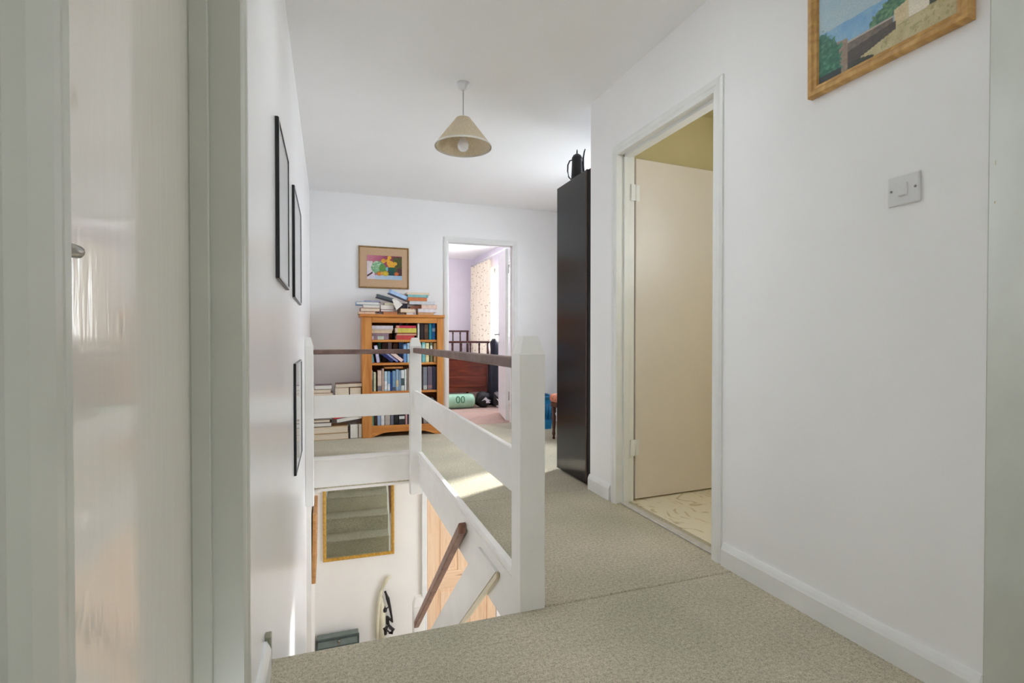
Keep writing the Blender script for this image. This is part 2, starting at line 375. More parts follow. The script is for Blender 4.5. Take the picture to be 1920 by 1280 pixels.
architrave(d1, 'x', XL, 1, .426, 1.172, 2.03, GREYP)
bm = bmesh.new()
lathe(bm, [(.0, 0), (.024, 0), (.024, .004), (.02, .007), (.009, .009), (.009, .05), (0, .05)], 20, M=Matrix.Translation((-.258, .496, 1.022)) @ Matrix.Rotation(PI/2, 4, 'Y'))
tube(bm, [(-.205, .488, 1.022), (-.204, .50, 1.023), (-.201, .52, 1.024), (-.199, .532, 1.024), (-.2, .54, 1.024)], [.006, .0065, .0062, .0055, .003], 12, flat=1.0)
link('lever_handle', bm, STEEL, d1)['label'] = 'brushed steel lever handle'
# door_2: open doorway to the toilet
d2 = empty('door_2', (XR+.05, 2.2, 0), kind='structure')
bm = bmesh.new()
for ya, yb, sa, sb in ((2.60, 2.63, 2.588, 2.60), (1.77, 1.80, 1.80, 1.812)):
    bx(bm, XR-.002, XR+.115, ya, yb, 0, 2.04, .002); bx(bm, XR+.04, XR+.075, sa, sb, 0, 2.02, .002)
bx(bm, XR-.002, XR+.115, 1.77, 2.63, 2.018, 2.05, .002); bx(bm, XR+.04, XR+.075, 1.80, 2.60, 2.004, 2.02, .002)
link('door_lining', bm, TRIMP, d2)
architrave(d2, 'x', XR, -1, 1.805, 2.595, 2.012, TRIMP, .055)
Mx = Matrix.Translation((XR+.122, 2.604, 0)) @ Matrix.Rotation(math.radians(3.2), 4, 'Z')
bm = bmesh.new(); bx(bm, .006, .72, 0, .04, .012, 2.012, .003, M=Mx); link('door_panel', bm, WCDOOR, d2)
for z in (.27, 1.76):
    bm = bmesh.new(); lathe(bm, [(.006, 0), (.006, .095)], 10, c=(XR+.121, 2.594, z)); bx(bm, XR+.09, XR+.12, 2.591, 2.5985, z, z+.095)
    bx(bm, .005, .03, -.003, 0, z, z+.095, M=Mx); link('hinge', bm, TRIMP, d2)
bm = bmesh.new(); bx(bm, XR+.02, XR+.062, 1.80, 2.60, .0, .009, .003); link('threshold_strip', bm, paint('aluminium strip', (205, 202, 198), .35, .05, 30, 0, metal=.25), d2)['label'] = 'grey metal threshold strip'
# door_3: doorway to the bedroom, leaf open inwards
d3 = empty('door_3', (1.6, YF+.06, 0), kind='structure')
bm = bmesh.new()
for xa, xb, sa, sb in ((1.192, 1.222, 1.222, 1.234), (1.972, 2.0, 1.960, 1.972)):
    bx(bm, xa, xb, YF-.002, YF+.125, 0, 2.04, .002); bx(bm, sa, sb, YF+.05, YF+.08, 0, 2.02, .002)
bx(bm, 1.192, 2.0, YF-.002, YF+.125, 2.018, 2.05, .002); bx(bm, 1.222, 1.972, YF+.05, YF+.08, 2.006, 2.02, .002)
link('door_lining', bm, TRIMP, d3)
architrave(d3, 'y', YF, -1, 1.228, 1.966, 2.012, TRIMP, .055)
Mx = Matrix.Translation((1.972, YF+.14, 0)) @ Matrix.Rotation(math.radians(78.5), 4, 'Z')
bm = bmesh.new(); bx(bm, .012, .74, -.0, .04, .012, 2.012, .003, M=Mx); link('door_panel', bm, TRIMP, d3)
bm = bmesh.new(); lathe(bm, [(.024, 0), (.024, .006), (.009, .008), (.009, .05)], 16, M=Mx @ Matrix.Translation((.67, .04, 1.02)) @ Matrix.Rotation(-PI/2, 4, 'X'))
tube(bm, [Mx @ Vector(p) for p in ((.67, .09, 1.02), (.63, .092, 1.022), (.57, .09, 1.02))], [.009, .009, .006], 8); link('lever_handle', bm, STEEL, d3)
for z in (.25, 1.72):
    bm = bmesh.new(); lathe(bm, [(.006, 0), (.006, .1)], 8, c=(1.968, YF+.133, z)); link('hinge', bm, STEEL, d3)
# door_4: pine door in the hall below
d4 = empty('door_4', (1.37, YF, FL), kind='structure')
X0, X1, YD = .985, 1.755, YF-.03
for a, b in ((X0, X0+.105), (X1-.105, X1)): box('stile', a, b, YD, YF-.002, FL+.01, -.60, PALEPINE, d4, .003)
PPH = wood('pale pine rails', (230, 190, 152), (246, 218, 188), (.8, 4, 10), .4, 2.2, (2.4, (150, 86, 44)))
for a, b in ((-.86, -.60), (-1.74, -1.56), (-2.59, -2.38)): box('rail', X0+.105, X1-.105, YD, YF-.002, a, b, PPH, d4, .003)
box('muntin', 1.32, 1.42, YD, YF-.002, -2.38, -1.74, PALEPINE, d4, .003); box('muntin', 1.32, 1.42, YD, YF-.002, -1.56, -.86, PALEPINE, d4, .003)
for a, b in ((X0+.105, 1.32), (1.42, X1-.105)):
    for c, d in ((-1.56, -.86), (-2.38, -1.74)):
        bm = bmesh.new(); bx(bm, a, b, YD+.012, YF-.002, c, d); bx(bm, a+.03, b-.03, YD+.004, YD+.02, c+.03, d-.03, .012); link('panel', bm, PALEPINE, d4)
bm = bmesh.new(); bx(bm, X0-.06, X0-.003, YF-.045, YF-.002, FL, -.52, .006); bx(bm, X1+.003, X1+.06, YF-.045, YF-.002, FL, -.52, .006); bx(bm, X0-.06, X1+.06, YF-.045, YF-.002, -.59, -.52, .006)
link('architrave', bm, TRIMP, d4)

# ---------------------------------------------------------------- baseboards
def baseboard(name, axis, face, sgn, s0, s1, m, h=.095, t=.018):
    pr = [(0, 0), (t, 0), (t, h*.72), (t*.75, h*.86), (t*.35, h), (0, h)]
    bm = bmesh.new(); pts = [(face+sgn*p, z) for p, z in pr]
    prism(bm, pts, 'y' if axis == 'x' else 'x', s0, s1); return struct(link(name, bm, m))
baseboard('baseboard_right', 'x', XR, -1, .825, 1.738, TRIMP)
baseboard('baseboard_right', 'x', XR, -1, 2.66, 2.92, TRIMP)
baseboard('baseboard_left', 'x', XL, 1, 1.246, 1.60, TRIMP)
baseboard('baseboard_left', 'x', XL, 1, 4.40, YF, TRIMP)
baseboard('baseboard_far', 'y', YF, -1, XL, 1.17, TRIMP)
baseboard('baseboard_far', 'y', YF, -1, 2.025, XE, TRIMP)
baseboard('baseboard_middle', 'y', 2.92, 1, XR+.02, XE, TRIMP)
struct(box('trim_1', XL, XL+.016, 1.602, 1.634, .0, .105, paint('grey green block', (150, 150, 132), .6), None, .002))

# ---------------------------------------------------------------- stairwell edging
bm = bmesh.new(); prism(bm, [(.728, -.012), (.700, -.012), (.692, -.004), (.692, .012), (.700, .02), (.728, .02)], 'y', 1.775, OY1); struct(link('trim_2', bm, BALP))
struct(box('trim_3', .698, OX, 1.775, OY1, -.07, -.0125, BALP, None, .004))
struct(box('trim_4', .708, OX, 1.775, OY1, -.265, -.0705, BALP, None, .001))
bm = bmesh.new(); prism(bm, [(4.376, -.012), (4.346, -.012), (4.338, -.004), (4.338, .012), (4.346, .02), (4.376, .02)], 'x', -.113, .64); struct(link('trim_5', bm, BALP))
struct(box('trim_6', XL+.002, .708, 4.354, OY1, -.225, -.0125, BALP, None, .002))
struct(box('trim_7', XL, OX, 1.4, OY0-.03, -.26, -.2405, BALP))
# ceiling under the landing
struct(box('ceiling', XL+.036, XE, OY1, YF, -.262, -.2405, HALLP)); struct(box('ceiling', OX+.002, XE, 1.4, OY1, -.262, -.2405, HALLP))

# ---------------------------------------------------------------- balustrade
bal = empty('balustrade', (.675, 3.0, 0), 'white painted landing balustrade with brown handrails and square newel posts round the stairwell', 'balustrade')
def newel(x0, x1, y0, y1, z0, sh_, top, inset, parent, m=BALP, wallside=False):
    bm = bmesh.new(); bx(bm, x0, x1, y0, y1, z0, sh_, .003)
    a = x0 if wallside else x0+inset
    vs = [bm.verts.new(p) for p in ((x0+.002, y0+.002, sh_), (x1-.002, y0+.002, sh_), (x1-.002, y1-.002, sh_), (x0+.002, y1-.002, sh_), (a, y0+inset, top), (x1-inset, y0+inset, top), (x1-inset, y1-inset, top), (a, y1-inset, top))]
    for q in ((4, 5, 6, 7), (0, 1, 5, 4), (1, 2, 6, 5), (2, 3, 7, 6), (3, 0, 4, 7)): bm.faces.new([vs[i] for i in q])
    return link('newel_post', bm, m, parent)
newel(.626, .72, 1.672, 1.766, -.20, .902, .964, .019, bal)
newel(.632, .722, 4.262, 4.352, -.33, .905, .968, .018, bal)
newel(XL+.001, -.113, 4.262, 4.352, -.34, .905, .968, .018, bal, wallside=True)
box('handrail', .652, .702, 1.766, 4.262, .843, .885, RAILW, bal, .007, 2)
box('handrail', -.113, .632, 4.282, 4.332, .836, .874, RAILW, bal, .007, 2)
box('rail_board', .664, .69, 1.766, 4.262, .362, .532, BALP, bal, .003)
box('rail_board', -.113, .632, 4.294, 4.32, .335, .512, BALP, bal, .003)
# banister of the flight below
ban = empty('stair_banister', (.68, 4.3, FL), 'sloping stair banister with red-brown handrail and white board below the landing edge', 'banister')
SL = .86
def slope(name, x0, x1, y0, y1, zt0, h, m, bev, cut0=True):
    bm = bmesh.new(); pts = [(y0, zt0-h), (y0, zt0), (y1, zt0-(y1-y0)*SL), (y1, zt0-(y1-y0)*SL-h)]
    prism(bm, pts, 'x', x0, x1)
    if bev: bmesh.ops.bevel(bm, geom=bm.edges[:], offset=bev, segments=2, profile=.5, affect='EDGES')
    return link(name, bm, m, ban)
slope('handrail', .655, .697, 2.70, 4.258, -.035, .062, RAILW2, .006)
slope('rail_board', .672, .698, 2.20, 4.30, .16-.0, .265, BALP, .002) if False else None
bm = bmesh.new(); prism(bm, [(2.437, -.071), (2.15, -.071), (4.258, -1.885), (4.258, -1.637)], 'x', .688, .7076); link('rail_board', bm, BALP, ban)
slope('rail_batten', .692, .7075, 2.15, 4.258, -.0725, .03, paint('cream batten', (236, 226, 200), .5), .002)
newel(.655, .745, 4.262, 4.352, FL, -1.26, -1.20, .018, ban)

# ---------------------------------------------------------------- staircase (treads show in the hall mirror)
st = empty('staircase', (.25, 3.0, FL), 'staircase in sage carpet leading down, its steps reflected in the hall mirror', 'staircase')
N = 12; R_ = 2.6/N; G = R_/SL
for k in range(1, N):
    z = -k*R_; y = OY0+.02+(k-1)*G
    bm = bmesh.new(); prism(bm, [(y, z-R_*1.2), (y, z), (y+G+.012, z), (y+G+.018, z-.008), (y+G+.012, z-.03), (y+G, z-.034), (y+G, z-R_*1.2)], 'x', XL+.003, .650 if y > 3.95 else .666)
    link('step', bm, CARPET, st)
for x0, x1 in ((.667, .685),):
    bm = bmesh.new(); prism(bm, [(OY0+.0, -.30), (OY0, -.245), (OY0+.12, -.245), (4.255, -2.45), (4.255, -2.60), (4.15, -2.60)], 'x', x0, x1); link('stringer', bm, BALP, st)

# ---------------------------------------------------------------- picture helpers
def canvas(name, W_, H_, nx, ny, fn, m, parent):
    """flat grid in the XZ plane facing -Y, lower left corner at the origin"""
    me = bpy.data.meshes.new(name); vs = []; cs = []
    for j in range(ny+1):
        for i in range(nx+1):
            vs.append((W_*i/nx, 0, H_*j/ny)); cs.append(lin(fn(i/nx, j/ny)))
    fs = [(j*(nx+1)+i, j*(nx+1)+i+1, (j+1)*(nx+1)+i+1, (j+1)*(nx+1)+i) for j in range(ny) for i in range(nx)]
    me.from_pydata(vs, [], fs); a = me.color_attributes.new('Col', 'FLOAT_COLOR', 'POINT')
    for d, c in zip(a.data, cs): d.color = c
    me.materials.append(m); o = bpy.data.objects.new(name, me); COL.objects.link(o); o.parent = parent; return o
def frame_mesh(bm, W_, H_, w, d, lip=.006, mi=0, mi2=0, inner=.35):
    """mitred moulding in the XZ plane, back at y=0, front at y=-d"""
    pr = [(0, 0), (0, -d*.8), (.004, -d), (w*.45, -d), (w*.62, -d*.8), (w-lip, -d*.72), (w, -d*inner), (w, 0)]
    C4 = [(0, 0, 1, 1), (W_, 0, -1, 1), (W_, H_, -1, -1), (0, H_, 1, -1)]
    rings = [[bm.verts.new((cx+sx*p, q, cz+sz*p)) for p, q in pr] for cx, cz, sx, sz in C4]
    fs = []
    for k in range(4):
        a, b = rings[k], rings[(k+1) % 4]
        for i in range(len(pr)-1):
            f = bm.faces.new((a[i], b[i], b[i+1], a[i+1])); f.material_index = mi2 if 1 <= i <= 5 else mi; fs.append(f)
    bmesh.ops.recalc_face_normals(bm, faces=fs)
def hang(name, M, label, cat, group=None):
    r = empty(name, (0, 0, 0), label, cat, group); r['localframe'] = 1; r.matrix_world = M; return r
def mix(a, b, t): return tuple(x+(y-x)*t for x, y in zip(a, b))
_hn = lambda x, y: (math.sin(x*127.1+y*311.7)*43758.5453) % 1
def nz(x, y):
    xi, yi = math.floor(x), math.floor(y); fx, fy = x-xi, y-yi
    return mix((mix((_hn(xi, yi),), (_hn(xi+1, yi),), fx)[0],), (mix((_hn(xi, yi+1),), (_hn(xi+1, yi+1),), fx)[0],), fy)[0]

# ---------------------------------------------------------------- oil painting on the right wall
def seaview(u, v):
    n = nz(u*26, v*20); n2 = nz(u*60, v*50)
    sky = mix((176, 196, 204), (150, 180, 198), v); sky = mix(sky, (200, 205, 200), n*.25)
    hor = .55-.05*u
    wt = .40-.17*max(0, u-.05)                                          # top of terrace wall, runs to the house
    wt = .31+.0*u; wb = .165+.13*(u-.25)
    c = sky
    if v < hor: c = mix((112, 160, 205), (150, 190, 205), n*.7)
    if u > .42 and v < .34+.9*(u-.42)+.06*n2 and v > wt: c = mix((40, 90, 72), (120, 160, 120), n2)
    if u > .60 and v < .35+.35*(u-.6): c = mix((216, 200, 160), (196, 178, 140), n)
    if u > .70: 
        if v < .62: c = mix((232, 222, 204), (212, 204, 190), n)
    if u > .835 and v < .42 and v > .16: c = mix((78, 84, 72), (60, 70, 58), n2) if u < .90 else mix((150, 92, 58), (120, 72, 50), n)
    gl = .03+.30*min(1, max(0, (u-.2)/.45))                               # ground edge
    if u >= .24 and u < .60 and v < wt-.0: c = mix((126, 112, 98), (92, 82, 74), n2) if v < wt-.02 else (178, 168, 156)
    if u > .24 and v < max(wb, .0)+.03 and u < .62: c = mix((58, 50, 46), (84, 74, 62), n2*.6)
    ge = .035+.36*max(0, u-.27) if u < .62 else .165+.06*(u-.62)+.03
    if u > .26 and v < ge: c = mix((176, 164, 120), (200, 188, 146), n); c = mix(c, (140, 128, 92), .5 if n2 > .72 else 0)
    if u < .46 and v < .08-.16*u+.04*n: c = mix((58, 62, 46), (38, 44, 36), n2)
    if .13 < u < .25 and v < .37-.2*(u-.13): c = mix((160, 140, 124), (132, 114, 100), n2)
    if u < .17+.05*n2 and v < .50-1.5*max(0, u-.04)+.12*n2 and v > .02: c = mix((34, 92, 76), (96, 160, 128), n2*n2)
    if u < .2 and v < .07: c = mix((28, 40, 44), (40, 60, 60), n2)
    return c
VC = vcol('oil paint', .42); VC2 = vcol('pastel print', .6)
# facing -x: local X runs towards -y, local -Y is the room
Rr = Matrix.Rotation(-PI/2, 4, 'Z')
p1 = hang('sea_painting', Matrix.Translation((XR-.001, 1.33, 1.772)) @ Rr @ Matrix.Rotation(math.radians(.4), 4, 'X'), 'oil painting of a sunlit sea terrace in a wide oak frame, above the light switch', 'painting')
bm = bmesh.new(); frame_mesh(bm, .475, .40, .038, .026); link('frame', bm, OAKF, p1)
c = canvas('canvas', .403, .328, 150, 120, lambda u, v: seaview(u, v*1.13), VC, p1); c.location = (.036, -.012, .036)

# ---------------------------------------------------------------- light switch
ls = empty('light_switch', (XR, 1.025, 1.34), 'white plastic single rocker light switch on the right-hand wall', 'switch')
box('face_plate', XR-.009, XR-.0005, .980, 1.068, 1.340, 1.428, PLASTIC, ls, .004, 2)
bm = bmesh.new(); bx(bm, -.004, .004, -.012, .012, -.019, .019, .002, M=Matrix.Translation((XR-.0105, 1.024, 1.384)) @ Matrix.Rotation(math.radians(6), 4, 'Y')); link('rocker', bm, PLASTIC, ls)
for y in (.991, 1.057):
    bm = bmesh.new(); lathe(bm, [(.0, 0), (.0035, 0), (.0035, .0015), (0, .0015)], 10, M=Matrix.Translation((XR-.009, y, 1.384)) @ Matrix.Rotation(-PI/2, 4, 'Y')); link('screw', bm, BRASSD, ls)

# ---------------------------------------------------------------- three prints on the left wall (local X runs towards +y)
Rl = Matrix.Rotation(PI/2, 4, 'Z')
for nm, y0, y1, z0, z1, lab in (('framed_print', 1.985, 2.465, 1.168, 1.735, 'black framed white print, nearest and largest on the left wall'),
                                ('framed_print', 2.87, 3.54, 1.17, 1.745, 'black framed white print, the farther of the two upper ones on the left wall'),
                                ('framed_print', 2.92, 3.54, .235, .825, 'black framed white print, the low one beside the stairwell on the left wall')):
    r = hang(nm, Matrix.Translation((XL+.0005, y0, z0)) @ Rl, lab, 'picture', 'black framed prints on the left wall')
    Wd, Hd = y1-y0, z1-z0
    bm = bmesh.new(); frame_mesh(bm, Wd, Hd, .009, .013, .003); link('frame', bm, BLACKF, r)
    bm = bmesh.new()
    for a in ((.0012, Wd-.0012, .0012, .009), (.0012, Wd-.0012, Hd-.009, Hd-.0012), (.0012, .009, .009, Hd-.009), (Wd-.009, Wd-.0012, .009, Hd-.009)): bx(bm, a[0], a[1], -.0142, -.0128, a[2], a[3])
    link('frame_lip', bm, SILVF, r)
    bm = bmesh.new(); bx(bm, .008, Wd-.008, -.009, -.001, .008, Hd-.008); link('mount', bm, PAPERW, r)
    bm = bmesh.new(); bx(bm, .008, Wd-.008, -.0112, -.0096, .008, Hd-.008); link('glass', bm, FGLASS, r)

# ---------------------------------------------------------------- still life over the bookcase
def still(u, v):
    n = nz(u*24, v*18); n2 = nz(u*55, v*40)
    c = mix((196, 130, 146), (150, 62, 92), min(1, u*1.6)*.8+n*.2)
    if u > .35: c = mix(c, (110, 44, 66), min(1, (u-.35)*2)*(.5+.5*n))
    if v < .75 and u < .16: c = mix((206, 196, 200), (228, 216, 214), n)
    if u > .74 and v < .95: c = mix((96, 92, 44), (60, 66, 36), n2)
    if u > .86 and v < .5: c = mix((84, 52, 52), (60, 40, 44), n)
    tbl = .17
    if v < tbl: c = mix((204, 210, 218), (150, 182, 208), u*.8+n*.3)
    if v < .34 and u < .22: c = mix((220, 208, 216), (200, 196, 210), n)
    def el(cx, cy, rx, ry): return ((u-cx)/rx)**2+((v-cy)/ry)**2
    e = el(.31, .50, .19, .27)
    if e < 1: c = mix((176, 208, 176), (64, 122, 74), min(1, e*.4+n2*.6)); c = mix(c, (214, 228, 206), .6 if (n > .6 and v > .5) else 0)
    if el(.44, .45, .10, .2) < 1: c = mix((110, 160, 80), (70, 120, 60), n2)
    for cx, cy, r in ((.47, .78, .07), (.64, .93, .06), (.66, .68, .10), (.70, .60, .10), (.80, .68, .06), (.60, .80, .06)):
        if el(cx, cy, r, r*1.25) < 1: c = mix((232, 184, 56), (206, 138, 44), n2)
    if .60 < u < .80 and .17 < v < .52 and el(.70, .34, .115, .22) < 1: c = mix((34, 96, 66), (20, 62, 76), 1-v*2+n*.4)
    if el(.57, .45, .03, .09) < 1: c = (120, 190, 200)
    for cx, cy, rx, cc in ((.35, .24, .075, (226, 140, 52)), (.43, .26, .06, (230, 170, 70)), (.53, .25, .085, (226, 196, 58)), (.84, .25, .065, (222, 116, 58))):
        e = el(cx, cy, rx, rx*1.25)
        if e < 1: c = mix(cc, sh(cc, .7), e*.6+n2*.3)
    if .0 < u < .16 and abs(v-(.12+u*1.0)) < .04: c = (84, 40, 46)
    return c
pf = hang('still_life_picture', Matrix.Translation((.290, YF-.001, 1.484)), 'still life of cabbage, fruit and yellow flowers in a tan mount, over the bookcase', 'picture')
bm = bmesh.new(); frame_mesh(bm, .508, .43, .017, .022, .003); link('frame', bm, wood('brown slim frame', (128, 98, 52), (168, 134, 82), (3, 3, 3), .4, 6), pf)
bm = bmesh.new(); bx(bm, .014, .494, -.012, -.001, .014, .416); link('mount', bm, paint('tan linen mount', (204, 172, 138), .8, .03, 90, .1, 200, .0006), pf)
c = canvas('print', .355, .245, 90, 66, still, VC2, pf); c.location = (.082, -.0135, .093)

# ---------------------------------------------------------------- pendant lamp
LX, LY = .742, 2.93
pl = empty('pendant_lamp', (LX, LY, CZ), 'beige fabric cone pendant lamp hanging from the landing ceiling', 'lamp')
bm = bmesh.new(); lathe(bm, [(.0, 0), (.038, 0), (.038, -.012), (.026, -.03), (.011, -.04), (0, -.04)], 24, c=(LX, LY, CZ)); link('ceiling_rose', bm, PLASTIC, pl)
bm = bmesh.new(); tube(bm, [(LX, LY, CZ-.035), (LX, LY, 2.17)], .003, 8); link('cord', bm, paint('white flex', (190, 188, 182), .5, .02, 9, 0), pl)
bm = bmesh.new(); z0, z1 = 2.072, 2.232
lathe(bm, [(.162, z0), (.163, z0+.006), (.045, z1), (.042, z1+.004), (.036, z1+.003), (.040, z1-.004), (.158, z0+.006), (.159, z0)], 48, c=(LX, LY, 0), cap=False)
m, nt, b = new_mat('beige fabric shade'); v = coords(nt); n = tex(nt, 'ShaderNodeTexNoise', Scale=140.0, Detail=2.0); nt.links.new(v, n.inputs['Vector'])
nt.links.new(ramp(nt, n.outputs['Fac'], [(.35, lin((210, 194, 166))), (.65, lin((226, 212, 186)))]), b.inputs['Base Color']); b.inputs['Roughness'].default_value = .9; bump(nt, b, n.outputs['Fac'], .3, .001)
link('lamp_shade', bm, m, pl)
bm = bmesh.new(); lathe(bm, [(.1645, z0-.003), (.166, z0+.003), (.1635, z0+.008), (.158, z0+.006), (.158, z0-.002)], 48, c=(LX, LY, 0), cap=False); link('shade_trim', bm, paint('cream tape', (236, 232, 224), .8, .01, 9, 0), pl)
bm = bmesh.new(); lathe(bm, [(.0, 2.19), (.018, 2.19), (.02, 2.14), (.015, 2.138), (0, 2.138)], 16, c=(LX, LY, 0)); link('lamp_holder', bm, PLASTIC, pl)
bm = bmesh.new(); lathe(bm, [(.0, 2.14), (.013, 2.14), (.014, 2.125), (.027, 2.105), (.033, 2.082), (.029, 2.06), (.016, 2.049), (0, 2.047)], 20, c=(LX, LY, 0)); link('bulb', bm, paint('opal glass', (238, 236, 240), .2, .0, 3, 0), pl)

# ---------------------------------------------------------------- dark cabinet
CX0, CX1, CY0, CY1, CH = 1.578, 2.42, 2.985, 3.45, 2.055
cb = empty('tall_cabinet', (2.0, 3.2, 0), 'tall black-brown stained wooden cabinet behind the end of the right-hand wall', 'cabinet')
box('side_panel', CX0, CX0+.02, CY0+.012, CY1, .012, CH, DARKW, cb, .003); box('side_panel', CX1-.02, CX1, CY0+.012, CY1, .012, CH, DARKW, cb, .003)
box('edge_strip', CX0-.001, CX0+.0195, CY0+.002, CY0+.0118, .012, CH, EDGEW, cb, .001)
box('top_board', CX0+.02, CX1-.02, CY0+.012, CY1, CH-.03, CH-.008, DARKW, cb, .002); box('back_panel', CX0+.006, CX1-.02, CY0-.058, CY0+.0015, .0, CH-.006, paint('black shadow gap', (10, 10, 12), .7), cb)  # back board deepened and coloured black for the shadow gap by the wall
box('plinth', CX0+.02, CX1-.02, CY0+.03, CY1-.04, 0, .08, DARKW, cb); xm = (CX0+CX1)/2
for a, b in ((CX0+.021, xm-.001), (xm+.001, CX1-.021)):
    dd = box('cabinet_door', a, b, CY1-.019, CY1, .082, CH-.032, DARKW, cb, .003)
    bm = bmesh.new(); s = (b-.05 if a < xm-.1 else a+.05); tube(bm, [(s, CY1, .98), (s, CY1+.025, .985), (s, CY1+.025, 1.11), (s, CY1, 1.115)], .005, 8)
    h = link('handle', bm, STEEL, dd)
# pots on the cabinet
PEWT = paint('dark pewter', (58, 58, 60), .32, .1, 14, .1, 40, .001, metal=.75)
TZ = CH-.0075; px, py = 1.695, 3.36; rt = Vector((.942, -.3355, 0))
cp = empty('coffee_pot', (px, py, TZ), 'dark pewter coffee pot with tall spout and looped handle on top of the black cabinet', 'coffee pot')
bm = bmesh.new(); lathe(bm, [(0, 0), (.049, 0), (.051, .006), (.047, .014), (.044, .05), (.040, .12), (.037, .185), (.036, .205), (.039, .21)], 28, c=(px, py, TZ)); link('body', bm, PEWT, cp)
bm = bmesh.new(); lathe(bm, [(.039, .2101), (.037, .216), (.028, .234), (.012, .244), (.006, .248), (.005, .262), (.003, .275), (0, .277)], 24, c=(px, py, TZ)); link('lid', bm, PEWT, cp)
q = lambda a, z: Vector((px, py, TZ+z))+rt*a
bm = bmesh.new(); tube(bm, [q(.034, .035), q(.044, .055), q(.047, .10), q(.044, .16), q(.045, .215), q(.053, .262), q(.059, .28)], [.015, .012, .010, .008, .0065, .005, .0035], 10); link('spout', bm, PEWT, cp)
bm = bmesh.new(); tube(bm, [q(-.035, .20), q(-.052, .196), q(-.066, .165), q(-.068, .12), q(-.060, .08), q(-.043, .06)], [.005, .005, .0055, .0055, .005, .004], 8); link('handle', bm, PEWT, cp)
jx, jy = 1.772, 3.15
jg = empty('metal_jug', (jx, jy, TZ), 'grey metal jug half hidden by the wall end on top of the black cabinet', 'jug')
PALEM = paint('pale pewter', (150, 150, 152), .3, .06, 14, 0, metal=.8)
bm = bmesh.new(); lathe(bm, [(0, 0), (.05, 0), (.055, .01), (.058, .07), (.046, .12), (.038, .15), (.044, .2), (.048, .21), (.045, .21), (.035, .15)], 24, c=(jx, jy, TZ), cap=False); link('body', bm, PALEM, jg)
q2 = lambda a, z: Vector((jx, jy, TZ+z))+rt*a
bm = bmesh.new(); tube(bm, [q2(.042, .195), q2(.07, .205), q2(.083, .18), q2(.08, .13), q2(.057, .07)], .005, 8); link('handle', bm, PALEM, jg)

# ---------------------------------------------------------------- stool and basket by the far wall
FABR = paint('terracotta patterned seat', (198, 128, 104), .85, .2, 40, .4, 120, .002)
LEGW = wood('turned dark leg', (62, 32, 26), (112, 66, 54), (5, 5, 1), .3, 5)
sx0, sy0 = 2.205, 4.42; Ms = Matrix.Translation((sx0, sy0, 0)) @ Matrix.Rotation(math.radians(12), 4, 'Z')
so = empty('padded_stool', (sx0, sy0, 0), 'low stool with terracotta padded seat and turned dark legs behind the black cabinet', 'stool')
bm = bmesh.new(); bx(bm, -.19, .19, -.16, .16, .355, .435, .032, seg=3, M=Ms); link('seat', bm, FABR, so)
bm = bmesh.new(); bx(bm, -.175, .175, -.145, .145, .31, .356, .004, M=Ms); link('seat_frame', bm, LEGW, so)
for a, b in ((-1, -1), (1, -1), (-1, 1), (1, 1)):
    bm = bmesh.new(); lathe(bm, [(.010, 0), (.014, .012), (.010, .03), (.018, .05), (.013, .08), (.019, .16), (.021, .22), (.013, .245), (.022, .26), (.022, .311)], 14, M=Ms @ Matrix.Translation((a*.152, b*.122, 0))); link('leg', bm, LEGW, so)
BLUE = paint('blue plastic', (28, 124, 178), .35, .03, 8, 0)
kx, ky = 2.09, 5.16
bk = empty('laundry_basket', (kx, ky, 0), 'bright blue plastic laundry basket against the far wall, behind the stool', 'basket')
bm = bmesh.new(); HB = .36
def ring(z, t): return [(kx+sx*(.145+.045*z/HB-t), ky+sy*(.125+.035*z/HB-t), z) for sx, sy in ((-1, -1), (1, -1), (1, 1), (-1, 1))]
bx(bm, kx-.145, kx+.145, ky-.125, ky+.125, 0, .012, .003)
for z0_, z1_ in ((.0, .10), (.27, .33)):
    o0, o1, i0, i1 = ring(z0_, 0), ring(z1_, 0), ring(z0_, .004), ring(z1_, .004)
    for k in range(4):
        l = (k+1) % 4
        for quad in ((o0[k], o0[l], o1[l], o1[k]), (i0[l], i0[k], i1[k], i1[l]), (o1[k], o1[l], i1[l], i1[k]), (o0[l], o0[k], i0[k], i0[l])): bm.faces.new([bm.verts.new(p) for p in quad])
for k in range(4):
    l = (k+1) % 4; a0, a1 = ring(.10, .002), ring(.27, .002); nb = 9
    for t in range(nb+1):
        f = t/nb; p = Vector(a0[k]).lerp(Vector(a0[l]), f); r = Vector(a1[k]).lerp(Vector(a1[l]), f); tube(bm, [p, r], .007, 6)
link('basket_body', bm, BLUE, bk)
bm = bmesh.new(); o1 = ring(.33, -.006); i1 = ring(.36, .0)
for k in range(4): tube(bm, [Vector(ring(.342, -.004)[k]), Vector(ring(.342, -.004)[(k+1) % 4])], .013, 8)
link('rim', bm, BLUE, bk)

